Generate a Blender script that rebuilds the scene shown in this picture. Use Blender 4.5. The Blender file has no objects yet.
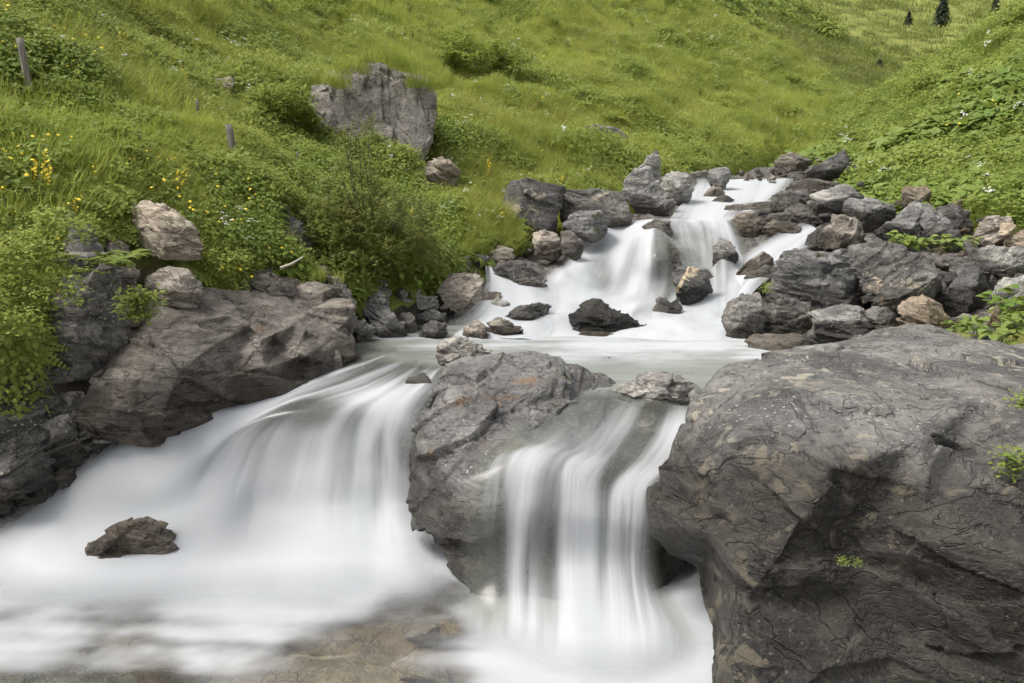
import bpy, bmesh, math, random
import numpy as np
from mathutils import Vector, Matrix, geometry
from mathutils.bvhtree import BVHTree

scene = bpy.context.scene
COL = scene.collection
R = math.radians
F = 853.0                 # focal length in pixels of the 1024 px wide frame
PITCH = R(13.0)
CAMZ = 2.3
CP, SP = math.cos(PITCH), math.sin(PITCH)
ZP = 0.0                  # lower pool level
ZM = 0.70                 # middle pool level

# ---------------------------------------------------------------- helpers
def ray(px, py):
    u = (341.5 - py) / F
    return ((px - 512.0) / F, CP + SP * u, -SP + CP * u)
def P(px, py, Y=None, z=None):
    """pixel of the survey photo -> world point, at forward distance Y or at height z"""
    dx, dy, dz = ray(px, py)
    t = Y / dy if Y is not None else (z - CAMZ) / dz
    return (dx * t, dy * t, CAMZ + dz * t)
YG = ([150, 160, 175, 190, 205, 222, 240, 260, 280, 300, 320, 335, 350, 365],
      [22, 18, 15, 13.2, 11.8, 10.2, 9.6, 9.0, 8.5, 8.0, 7.6, 7.2, 6.7, 6.25])
def yg(py): return float(np.interp(py, *YG))
VY = [P(512, a, b) for a, b in zip(*YG)][::-1]
def zv(y):     # height of the stream surface along the valley
    return np.interp(y, [p[1] for p in VY] + [30, 45, 70], [p[2] for p in VY] + [2.9, 4.2, 6.5])

def hsh(ix, iy, iz, seed):
    h = (ix.astype(np.int64) * 374761393 + iy.astype(np.int64) * 668265263 + iz.astype(np.int64) * 2147483647 + seed * 974634777) & 0xffffffff
    h = ((h ^ (h >> 13)) * 1274126177) & 0xffffffff
    h = ((h ^ (h >> 16)) * 2246822519) & 0xffffffff
    h = h ^ (h >> 15)
    return (h & 0xffffff) / float(0xffffff)
def vnoise(p, seed=0):
    i = np.floor(p); f = p - i; f = f * f * (3 - 2 * f)
    ix, iy, iz = i[:, 0], i[:, 1], i[:, 2]
    r = 0
    for a in (0, 1):
        for b in (0, 1):
            for c in (0, 1):
                w = (f[:, 0] if a else 1 - f[:, 0]) * (f[:, 1] if b else 1 - f[:, 1]) * (f[:, 2] if c else 1 - f[:, 2])
                r = r + w * hsh(ix + a, iy + b, iz + c, seed)
    return r * 2 - 1
def fbm(p, octv=4, seed=0, gain=0.5):
    r = 0; a = 1.0; q = p.copy()
    for k in range(octv):
        r = r + a * vnoise(q, seed + k * 17); a *= gain; q = q * 2.03 + 11.3
    return r
def ridged(p, octv=4, seed=0):
    r = 0; a = 1.0; q = p.copy()
    for k in range(octv):
        r = r + a * (1 - 2 * np.abs(vnoise(q, seed + k * 13))); a *= 0.5; q = q * 2.1 + 5.7
    return r
def worley(p, seed=0):
    i = np.floor(p); f1 = np.full(len(p), 9.0); f2 = f1.copy(); idv = np.zeros(len(p)); tl = np.zeros(len(p))
    for a in (-1, 0, 1):
        for b in (-1, 0, 1):
            for c in (-1, 0, 1):
                cx, cy, cz = i[:, 0] + a, i[:, 1] + b, i[:, 2] + c
                o = np.stack([cx + hsh(cx, cy, cz, seed), cy + hsh(cx, cy, cz, seed + 1), cz + hsh(cx, cy, cz, seed + 2)], 1)
                d = np.linalg.norm(o - p, axis=1)
                hid = hsh(cx, cy, cz, seed + 3)
                g = np.stack([hsh(cx, cy, cz, seed + 4), hsh(cx, cy, cz, seed + 5), hsh(cx, cy, cz, seed + 6)], 1) - .5
                tv = (g * (p - o)).sum(1)
                n = d < f1
                f2 = np.where(n, f1, np.minimum(f2, d)); idv = np.where(n, hid, idv); tl = np.where(n, tv, tl); f1 = np.where(n, d, f1)
    return f1, f2, idv, tl

def tps(ctrl, q, smooth=0.02):
    c = np.array(ctrl); n = len(c); x = c[:, :2]
    s = 10.0
    def U(r2): return np.where(r2 > 1e-12, r2 * np.log(np.maximum(r2, 1e-12)), 0) * 0.5
    d2 = ((x[:, None] - x[None]) ** 2).sum(-1) / s**2
    K = U(d2) + np.eye(n) * smooth
    Pm = np.hstack([np.ones((n, 1)), x / s])
    A = np.block([[K, Pm], [Pm.T, np.zeros((3, 3))]])
    w = np.linalg.solve(A, np.concatenate([c[:, 2], np.zeros(3)]))
    out = np.empty(len(q))
    for a in range(0, len(q), 20000):
        b = q[a:a + 20000]
        out[a:a + 20000] = U(((b[:, None] - x[None]) ** 2).sum(-1) / s**2) @ w[:n] + np.hstack([np.ones((len(b), 1)), b / s]) @ w[n:]
    return out

def link(name, me, parent=None, mat=None, loc=None):
    o = bpy.data.objects.new(name, me); COL.objects.link(o)
    if loc is not None: o.location = loc
    if parent: o.parent = parent
    if mat: me.materials.append(mat)
    return o
def tag(o, label=None, cat=None, group=None, kind=None):
    if label: o['label'] = label
    if cat: o['category'] = cat
    if group: o['group'] = group
    if kind: o['kind'] = kind
    return o
def empty(name, loc):
    o = bpy.data.objects.new(name, None); COL.objects.link(o); o.location = loc; o.empty_display_size = .05
    return o
def mesh_from(name, v, faces, smooth=True):
    me = bpy.data.meshes.new(name)
    me.from_pydata([tuple(map(float, a)) for a in v], [], [tuple(map(int, f)) for f in faces])
    if smooth: me.polygons.foreach_set('use_smooth', [True] * len(me.polygons))
    me.update()
    return me
def grid_faces(nr, nc):
    i, j = np.meshgrid(np.arange(nr - 1), np.arange(nc - 1), indexing='ij')
    a = (i * nc + j).ravel()
    return np.stack([a, a + 1, a + nc + 1, a + nc], 1)
def grid_mesh(name, V, nr, nc):
    f = grid_faces(nr, nc)
    me = bpy.data.meshes.new(name)
    me.vertices.add(len(V)); me.vertices.foreach_set('co', V.astype(np.float32).ravel())
    me.loops.add(f.size); me.loops.foreach_set('vertex_index', f.astype(np.int32).ravel())
    me.polygons.add(len(f)); me.polygons.foreach_set('loop_start', np.arange(0, f.size, 4, dtype=np.int32))
    me.polygons.foreach_set('use_smooth', np.ones(len(f), bool))
    me.update(calc_edges=True); me.validate()
    return me
def set_attr(me, name, arr):
    a = me.attributes.new(name, 'FLOAT', 'POINT'); a.data.foreach_set('value', arr.astype(np.float32))

# ---------------------------------------------------------------- materials
class NT:
    def __init__(s, name):
        s.m = bpy.data.materials.new(name); s.m.use_nodes = True; s.t = s.m.node_tree; s.t.nodes.clear()
        s.out = s.t.nodes.new('ShaderNodeOutputMaterial')
    def n(s, typ, **kw):
        nd = s.t.nodes.new('ShaderNode' + typ)
        for k, v in kw.items():
            if k.startswith('_'): setattr(nd, k[1:], v)
            else:
                key = int(k[1:]) if k[0] == 'i' and k[1:].isdigit() else k.replace('__', ' ')
                s.put(nd, key, v)
        return nd
    def put(s, nd, key, v):
        inp = nd.inputs[key]
        if isinstance(v, bpy.types.NodeSocket): s.t.links.new(v, inp)
        elif isinstance(v, bpy.types.Node): s.t.links.new(v.outputs[0], inp)
        else:
            if inp.type == 'RGBA' and len(v) == 3: v = (*v, 1)
            inp.default_value = v
    def math(s, op, a, b=0.0, c=0.0, clamp=False):
        nd = s.n('Math', _operation=op, _use_clamp=clamp, i0=a, i1=b)
        if op in ('MULTIPLY_ADD', 'SMOOTH_MIN'): s.put(nd, 2, c)
        return nd.outputs[0]
    def sstep(s, x, lo, hi, a=0.0, b=1.0):
        return s.n('MapRange', _interpolation_type='SMOOTHSTEP', i0=x, i1=lo, i2=hi, i3=a, i4=b).outputs[0]
    def mix(s, f, a, b, mode='MIX'):
        nd = s.n('Mix', _data_type='RGBA', _blend_type=mode)
        s.put(nd, 0, f); s.put(nd, 6, a); s.put(nd, 7, b)
        return nd.outputs[2]
    def noise(s, vec, scale, detail=4, rough=.55, dist=0.0):
        return s.n('TexNoise', Vector=vec, Scale=scale, Detail=detail, Roughness=rough, Distortion=dist)
    def mapping(s, vec, scale=(1, 1, 1), rot=(0, 0, 0), loc=(0, 0, 0)):
        return s.n('Mapping', Vector=vec, Scale=scale, Rotation=rot, Location=loc).outputs[0]
    def done(s, sh):
        s.t.links.new(sh.outputs[0] if isinstance(sh, bpy.types.Node) else sh, s.out.inputs[0]); return s.m

def rock_mat(name, dark, mid, light, lichen=0.0, lcol=(.5, .46, .38), rust=0.0, strata=(25, -20, 0), sfreq=9.0, rough=.78, moss=0.0, veins=0.0, sw=.6, tone=True):
    m = NT(name)
    tc = m.n('TexCoord').outputs['Object']
    oi = m.n('ObjectInfo')
    off = m.n('VectorMath', _operation='SCALE', i0=(13.1, 7.7, 5.3)); m.put(off, 'Scale', oi.outputs['Random'])
    vec = m.n('VectorMath', _operation='ADD', i0=tc, i1=off.outputs[0]).outputs[0]
    st = m.mapping(vec, (1.0, 1.0, sfreq), tuple(R(a) for a in strata))
    stb = m.noise(st, 2.2, 6, .62, .5).outputs[0]
    big = m.noise(vec, 1.6, 5, .6, .3).outputs[0]
    fine = m.noise(vec, 24, 8, .74).outputs[0]
    grain = m.noise(vec, 110, 3, .7).outputs[0]
    vor = m.n('TexVoronoi', _feature='DISTANCE_TO_EDGE', Vector=m.n('VectorMath', _operation='ADD', i0=st, i1=m.n('VectorMath', _operation='SCALE', i0=m.noise(vec, 5, 3).outputs[1]).outputs[0]).outputs[0], Scale=1.7).outputs[0]
    crack = m.sstep(vor, 0.0, 0.035)
    c = m.mix(m.sstep(big, .36, .64), dark, mid)
    c = m.mix(m.math('MULTIPLY', m.sstep(stb, .47, .66), sw), c, light)
    c = m.mix(m.math('MULTIPLY', m.sstep(fine, .5, .72), .5), c, light)
    c = m.mix(m.math('MULTIPLY', m.sstep(fine, .5, .34), .8), c, dark)
    c = m.mix(m.math('MULTIPLY', m.sstep(grain, .45, .7), .35), c, light)
    c = m.mix(m.math('MULTIPLY', m.math('MULTIPLY', m.math('SUBTRACT', 1.0, crack), m.sstep(big, .45, .6)), .5), c, tuple(x * .35 for x in dark))
    cn = m.noise(m.mapping(st, (1, 1, .6), loc=(7, 3, 1)), 1.5, 5, .55, .6).outputs[0]
    cr = m.sstep(m.math('ABSOLUTE', m.math('SUBTRACT', cn, .5)), .0, .011)
    cn2 = m.noise(m.mapping(st, (1, 1, .5), loc=(2, 8, 4)), 2.6, 3, .5, .3).outputs[0]
    cr = m.math('MINIMUM', cr, m.sstep(m.math('ABSOLUTE', m.math('SUBTRACT', cn2, .52)), -.004, .010))
    c = m.mix(m.math('MULTIPLY', m.math('SUBTRACT', 1.0, cr), .38), c, tuple(x * .3 for x in dark))
    if rust:
        rn = m.noise(m.mapping(vec, loc=(3, 1, 8)), 2.6, 5, .6).outputs[0]
        c = m.mix(m.math('MULTIPLY', m.sstep(rn, .60 - .1 * rust, .75 - .1 * rust), .75), c, (.30, .17, .07))
    if veins:
        vn = m.n('TexVoronoi', _feature='DISTANCE_TO_EDGE', Vector=m.mapping(vec, (1, 1, .5), (.4, .8, .2)), Scale=3.4).outputs[0]
        c = m.mix(m.math('MULTIPLY', m.sstep(vn, .05, .015), veins), c, (.50, .42, .30))
    if lichen:
        ln = m.noise(m.mapping(vec, loc=(9, 4, 2)), 7.5, 5, .62, .8).outputs[0]
        ln2 = m.noise(m.mapping(vec, loc=(2, 14, 7)), 1.4, 2, .5).outputs[0]
        lf = m.math('MULTIPLY', m.sstep(ln, .66 - .07 * lichen, .70 - .07 * lichen), m.sstep(ln2, .42, .58))
        c = m.mix(m.math('MULTIPLY', lf, .9), c, lcol)
        sp = m.n('TexVoronoi', Vector=vec, Scale=24).outputs[0]
        spf = m.math('MULTIPLY', m.sstep(m.math('ADD', sp, m.math('MULTIPLY', fine, .3)), .36, .28), m.sstep(m.noise(m.mapping(vec, loc=(5, 5, 5)), 2.4, 2).outputs[0], .48, .58))
        c = m.mix(m.math('MULTIPLY', spf, .75), c, (.52, .51, .46))
    if moss:
        mn = m.noise(m.mapping(vec, loc=(1, 9, 3)), 3.0, 6, .65).outputs[0]
        nz = m.n('SeparateXYZ', i0=m.n('NewGeometry').outputs['Normal']).outputs[2]
        mf = m.math('MULTIPLY', m.sstep(mn, .62 - .12 * moss, .70 - .12 * moss), m.sstep(nz, -.1, .5))
        c = m.mix(mf, c, (.07, .085, .02))
    c = m.mix(1.0, c, m.n('CombineColor', i0=m.math('MULTIPLY_ADD', oi.outputs['Random'], .75, .72), i1=m.math('MULTIPLY_ADD', oi.outputs['Random'], .72, .72), i2=m.math('MULTIPLY_ADD', oi.outputs['Random'], .64, .73)).outputs[0], 'MULTIPLY') if tone else c
    wet = m.n('Attribute', _attribute_name='wet').outputs['Fac']
    c = m.mix(wet, c, m.mix(1.0, c, (.34, .32, .29), 'MULTIPLY'))
    h = m.math('ADD', m.math('MULTIPLY', stb, .9), m.math('ADD', m.math('MULTIPLY', fine, .5), m.math('MULTIPLY', grain, .10)))
    h = m.math('ADD', h, m.math('MULTIPLY', m.math('MULTIPLY', crack, m.sstep(big, .45, .6)), .12))
    h = m.math('ADD', h, m.math('MULTIPLY', cr, .22))
    b = m.n('Bump', Strength=1.0, Distance=.05, Height=h)
    p = m.n('BsdfPrincipled', Base__Color=c, Normal=b.outputs[0], Roughness=m.math('SUBTRACT', m.math('ADD', m.math('MULTIPLY', fine, .3), rough - .15), m.math('MULTIPLY', wet, .42), clamp=True))
    p.inputs['Specular IOR Level'].default_value = .4
    return m.done(p)

MAT = {}
MAT['giant'] = rock_mat('weathered_giant_rock', (.055, .054, .053), (.205, .196, .182), (.45, .425, .385), lichen=1.3, lcol=(.40, .36, .28), strata=(14, 12, 0), sfreq=3.5, sw=.4, tone=False)
MAT['central'] = rock_mat('pale_banded_rock', (.085, .082, .076), (.24, .23, .215), (.46, .44, .41), lichen=.25, strata=(8, -35, 20), sfreq=5, rust=.2, moss=.2)
MAT['grey'] = rock_mat('grey_rock', (.10, .10, .098), (.29, .284, .268), (.50, .48, .44), strata=(30, 15, 0), sfreq=4, lichen=.5, moss=.12)
MAT['dark'] = rock_mat('dark_rock', (.05, .048, .045), (.155, .148, .138), (.33, .31, .285), strata=(20, -30, 0), sfreq=4, lichen=.3)
MAT['lichened'] = rock_mat('lichened_dark_rock', (.055, .053, .05), (.145, .138, .126), (.31, .29, .26), lichen=1.35, lcol=(.42, .37, .27), strata=(10, 20, 0), sfreq=4)
MAT['brown'] = rock_mat('brown_rock', (.115, .098, .08), (.31, .272, .23), (.52, .465, .40), strata=(25, 32, 0), sfreq=5, rust=.05, moss=.1)
MAT['tan'] = rock_mat('tan_rock', (.20, .15, .10), (.36, .29, .21), (.50, .43, .34), strata=(60, 10, 0), sfreq=2.5, rust=.25)
MAT['pale'] = rock_mat('pale_limestone', (.22, .20, .18), (.40, .37, .33), (.60, .57, .52), strata=(5, 40, 0), sfreq=4, veins=.3)
MAT['cream'] = rock_mat('cream_streaked_rock', (.15, .12, .09), (.33, .285, .225), (.55, .49, .40), strata=(20, 35, 0), sfreq=6)
MAT['veined'] = rock_mat('veined_rock', (.05, .05, .05), (.10, .10, .098), (.18, .17, .16), veins=.9, strata=(80, 0, 0), sfreq=3)
MAT['black'] = rock_mat('wet_black_rock', (.022, .020, .017), (.042, .038, .032), (.085, .078, .065), strata=(10, 28, 0), sfreq=6, rough=.45)
MAT['cliff'] = rock_mat('cliff_rock', (.10, .09, .078), (.28, .255, .22), (.46, .42, .37), strata=(82, 8, 0), sfreq=2, tone=False, lichen=.4)
MAT['bed'] = rock_mat('streambed_rock', (.09, .07, .05), (.24, .185, .125), (.42, .34, .24), strata=(10, 10, 0), sfreq=2, rust=.3)

# ---------------------------------------------------------------- terrain
def grass_ground_mat():
    m = NT('meadow_soil')
    g = m.n('NewGeometry'); pos = g.outputs['Position']
    a = m.noise(pos, .35, 6, .6, .4).outputs[0]
    b = m.noise(pos, 3.0, 6, .7, .3).outputs[0]
    t = m.noise(m.mapping(pos, (.35, .35, 2.6)), 1.0, 5, .6, .4).outputs[0]   # little terraces trodden along the contours
    c = m.mix(m.sstep(a, .35, .65), (.16, .20, .03), (.30, .31, .06))
    c = m.mix(m.math('MULTIPLY', m.sstep(t, .45, .62), .55), c, (.17, .165, .045))
    c = m.mix(m.math('MULTIPLY', m.sstep(b, .5, .3), .7), c, (.035, .055, .012))
    nz = m.n('SeparateXYZ', i0=g.outputs['True Normal']).outputs[2]
    c = m.mix(m.sstep(nz, .62, .42), c, m.mix(m.sstep(b, .4, .6), (.035, .028, .020), (.10, .082, .06)))
    bp = m.n('Bump', Strength=.9, Distance=.25, Height=m.math('ADD', b, m.math('MULTIPLY', t, .8)))
    return m.done(m.n('BsdfPrincipled', Base__Color=c, Roughness=.95, Normal=bp.outputs[0]))
MAT['silt'] = rock_mat('silty_bed', (.05, .052, .042), (.085, .085, .07), (.12, .115, .095), strata=(0, 0, 0), sfreq=1)
def gravel_mat():
    m = NT('bank_gravel')
    pos = m.n('NewGeometry').outputs['Position']
    v = m.n('TexVoronoi', Vector=pos, Scale=14.0)
    v2 = m.n('TexVoronoi', Vector=pos, Scale=45.0)
    c = m.mix(m.n('SeparateColor', i0=v.outputs[1]).outputs[0], (.05, .045, .04), (.20, .185, .165))
    c = m.mix(.4, c, m.mix(m.n('SeparateColor', i0=v2.outputs[1]).outputs[1], (.04, .035, .03), (.18, .16, .14)))
    h = m.math('ADD', m.math('MULTIPLY', v.outputs[0], -1.0), m.math('MULTIPLY', v2.outputs[0], -.4))
    bp = m.n('Bump', Strength=1.0, Distance=.05, Height=h)
    return m.done(m.n('BsdfPrincipled', Base__Color=c, Roughness=.85, Normal=bp.outputs[0]))
MAT['meadow'] = grass_ground_mat(); MAT['gravel'] = gravel_mat()

def terrain(name, ctrl, r0, r1, y0, y1, nr, nc, mat, amp, smooth=.01, seed=0, bank=None):
    ys = y0 * (y1 / y0) ** np.linspace(0, 1, nr)
    rr = np.linspace(r0, r1, nc)
    Yg, Rg = np.meshgrid(ys, rr, indexing='ij')
    q = np.stack([(Rg * Yg).ravel(), Yg.ravel()], 1)
    z = tps(ctrl, q, smooth)
    p3 = np.stack([q[:, 0], q[:, 1], z * .0], 1)
    dist = q[:, 1]
    k = np.clip(dist / 10, .6, 6)
    n = fbm(p3 * .45, 4, seed) * .22 + fbm(p3 * 1.9, 3, seed + 9) * .10
    z = z + n * amp * np.clip(dist / 9, .6, 1.3)
    z = z + (np.abs(((z * 1.1 + fbm(p3 * .12, 2, seed + 40) * 2.2) % 1.0) - .5) - .25) * .5 * np.clip((dist - 13) / 12, 0, 1.6)     # low terraces trodden by cattle
    if bank is not None:
        yb = np.interp(q[:, 0], bank[0], bank[1]) + fbm(p3 * 1.5, 2, 15) * .08
        z = z - np.clip((yb - q[:, 1]) / .22, 0, 1) * 2.2
        z = np.maximum(z, -.9)
    V = np.stack([q[:, 0], q[:, 1], z], 1)
    me = grid_mesh(name, V, nr, nc)
    o = link(name, me, None, mat); tag(o, kind='structure')
    return o, V, nr, nc
def drop(p, dx, dy, dz): return (p[0] + dx, p[1] + dy, p[2] + dz)

ridgeL = [P(895, 122, 33), P(875, 108, 37), P(835, 86, 42), P(780, 52, 49), P(735, 26, 55), P(690, 0, 62), P(640, -30, 70)]
LC = [P(-200, 150, 5.5), P(-200, 330, 4.6), P(-200, 0, 6.8), P(0, 318, 5.05), P(60, 290, 5.35), P(0, 200, 5.75), P(0, 100, 7.1), P(0, 0, 9.3), P(0, -80, 12),
      P(60, 215, 5.95), P(100, 200, 6.2), P(130, 195, 6.35), P(130, 100, 8.4), P(130, 0, 12), P(200, 215, 6.8), P(230, 240, 6.9), P(230, 150, 8.6), P(230, 60, 12.3), P(230, 0, 16),
      P(300, 250, 7.4), P(330, 180, 9.2), P(330, 110, 12.2), P(330, 50, 16.5), P(330, 0, 21), P(400, 262, 8.1), P(430, 245, 8.9), P(430, 200, 10.2), P(430, 120, 14), P(430, 60, 20), P(430, 0, 28),
      P(500, 235, 9.7), P(500, 180, 11.3), P(560, 180, 12.2), P(512, 100, 18.5), P(512, 40, 28), P(512, 0, 36), P(640, 172, 13.8), P(620, 150, 16), P(640, 100, 22), P(600, 50, 32), P(600, 0, 45),
      P(700, 172, 15), P(740, 172, 16.5), P(740, 125, 22), P(700, 50, 40), P(790, 165, 19), P(800, 115, 28), P(780, 80, 38), P(850, 140, 26)]
LC += ridgeL
LC += [drop(p, 5, 5, -2.5) for p in ridgeL] + [drop(p, 14, 14, -9) for p in ridgeL[1:]]
# the bank falls away under the stream
LC += [(-1.9, 5.4, .1), (-1.6, 6.2, .3), (-1.0, 7.1, .3), (-.3, 8.3, .5), (.6, 9.8, .9), (1.9, 12.4, 1.25), (3.1, 14.8, 1.45), (4.7, 17.0, 1.6), (6.4, 20.0, 1.95),
       (0, 5, -.3), (1.5, 8, 0), (3.2, 12, .4), (6, 16, .9), (-2.5, 4.3, -.1), (-1.5, 3.5, -.4)]
hillL, VL, nrL, ncL = terrain('meadow_slope', LC, -1.25, .62, 3.3, 88, 300, 280, MAT['meadow'], 1.0, .0015, 3,
    bank=([-7, -3.6, -2.9, -2.4, -2.0, -1.7, -1.25, -.7, 0, .8, 2, 3.3, 5, 7], [3.9, 4.8, 5.15, 5.45, 5.95, 6.4, 7.1, 7.9, 9.2, 10.6, 13, 15.3, 18.6, 22]))

ridgeR = [P(848, 152, 23), P(880, 125, 25), P(920, 96, 27), P(965, 66, 29), P(1024, 28, 30), P(1110, -25, 31), P(1220, -90, 32)]
RC = [P(860, 190, 17), P(885, 200, 14), P(930, 205, 12.4), P(965, 208, 11.3), P(1024, 212, 10.2), P(1040, 250, 9.9), P(1150, 290, 8.3), P(1250, 330, 6.6),
      P(900, 160, 17.5), P(950, 140, 17.5), P(1024, 115, 16.5), P(1024, 165, 12.8), P(980, 180, 13), P(1150, 120, 13), P(1150, 200, 9.5), P(1200, 20, 19), P(1024, 70, 21), P(950, 100, 23)] + ridgeR
RC += [drop(p, -1, 5, -1.2) for p in ridgeR] + [drop(p, -2, 14, -6) for p in ridgeR]
RC += [(2.2, 5.6, .3), (2.6, 7.0, .3), (3.2, 8.5, .6), (3.9, 10, .7), (4.4, 12, .9), (5.2, 15, 1.2), (6.5, 19, 1.5), (1.5, 8, 0), (3, 12, .4), (5, 18, .8), (2.2, 4.2, -.3)]
def bvh_of(V, nr, nc): return BVHTree.FromPolygons([tuple(v) for v in V], [tuple(f) for f in grid_faces(nr, nc).tolist()])
BV = bvh_of(VL, nrL, ncL)
def hy(px, py):
    r = BV.ray_cast(Vector((0, 0, CAMZ)), Vector(ray(px, py)).normalized())
    return r[0].y if r[0] else 10.0
hillR, VR, nrR, ncR = terrain('meadow_bank', RC, .12, 1.5, 4.5, 48, 170, 170, MAT['meadow'], .8, .0015, 31)

ridgeF = [P(700, -45, 118), P(780, 0, 104), P(850, 42, 94), P(925, 84, 84), P(960, 104, 80)]
FC = [P(960, 150, 60), P(880, 130, 50), P(900, 108, 58), P(820, 80, 66), P(740, 20, 78), P(690, -20, 84), P(860, 70, 76), P(820, 40, 86), P(780, 20, 92), P(930, 100, 70), P(1000, 130, 66)] + ridgeF
FC += [drop(p, 10, 10, -3) for p in ridgeF] + [drop(p, 30, 30, -12) for p in ridgeF]
hillF, VF, nrF, ncF = terrain('far_slope', FC, .05, .8, 42, 150, 110, 120, MAT['meadow'], .45, .0005, 57)
DC = [P(900, 90, 120), P(940, 85, 125), P(1024, 60, 135), P(860, 20, 160), P(920, 30, 165), P(1000, 20, 180), P(820, -20, 190), P(900, -20, 210), P(1024, -30, 230), P(1100, -60, 240), P(1150, 40, 150), P(760, -60, 250), P(1000, -120, 300)]
hillD, VD, nrD, ncD = terrain('distant_slope', DC, .15, 1.0, 112, 320, 90, 90, MAT['meadow'], .3, .001, 77)

# ground sheet far below everything and the bed of the stream
me = mesh_from('ground', [(-900, -60, -2.2), (900, -60, -2.2), (900, 1600, -2.2), (-900, 1600, -2.2)], [(0, 1, 2, 3)])
tag(link('ground', me, None, MAT['gravel']), kind='structure')
def build_bed():
    ys = np.concatenate([np.linspace(1.2, 5.5, 110), np.linspace(5.6, 12, 130), np.linspace(12.1, 32, 90)])
    rr = np.linspace(-1.1, 1.1, 240)
    Yg, Rg = np.meshgrid(ys, rr, indexing='ij')
    X = (Rg * Yg).ravel(); Yv = Yg.ravel()
    z = zv(Yv) - .17
    low = -.16 + 0 * z
    t = np.clip((Yv - 5.35) / .35, 0, 1); t = t * t * (3 - 2 * t)
    z = low * (1 - t) + z * t
    p3 = np.stack([X, Yv, 0 * X], 1)
    z += fbm(p3 * 1.3, 4, 5) * (.10 * (1 - t) + .05 * t) + np.abs(fbm(p3 * 4, 3, 8)) * .05
    xr = np.interp(Yv, [5, 8, 10, 12, 14, 17, 22, 30], [3.8, 5.4, 6.1, 5.8, 5.6, 6.1, 7.9, 11])
    xl = np.interp(Yv, [5, 6, 7, 8, 9, 10, 12, 14, 17, 22, 30], [-2.6, -2.2, -1.6, -1.0, -.3, .5, 1.7, 2.8, 4.5, 6.8, 9.5])
    z -= (np.clip(X - xr, 0, 1) + np.clip(xl - X, 0, 1)) * .9 * t + np.clip(Yv - 18.3, 0, 3) * .5
    me = grid_mesh('streambed', np.stack([X, Yv, z], 1), len(ys), 240)
    o = link('streambed', me, None, MAT['gravel']); tag(o, kind='structure')
    me.materials.append(MAT['bed']); me.materials.append(MAT['silt'])
    ci = np.array([1 if p.center.y < 5.4 else 2 if p.center.y < 7.5 else 0 for p in me.polygons], dtype=np.int32)
    me.polygons.foreach_set('material_index', ci)
build_bed()

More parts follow.
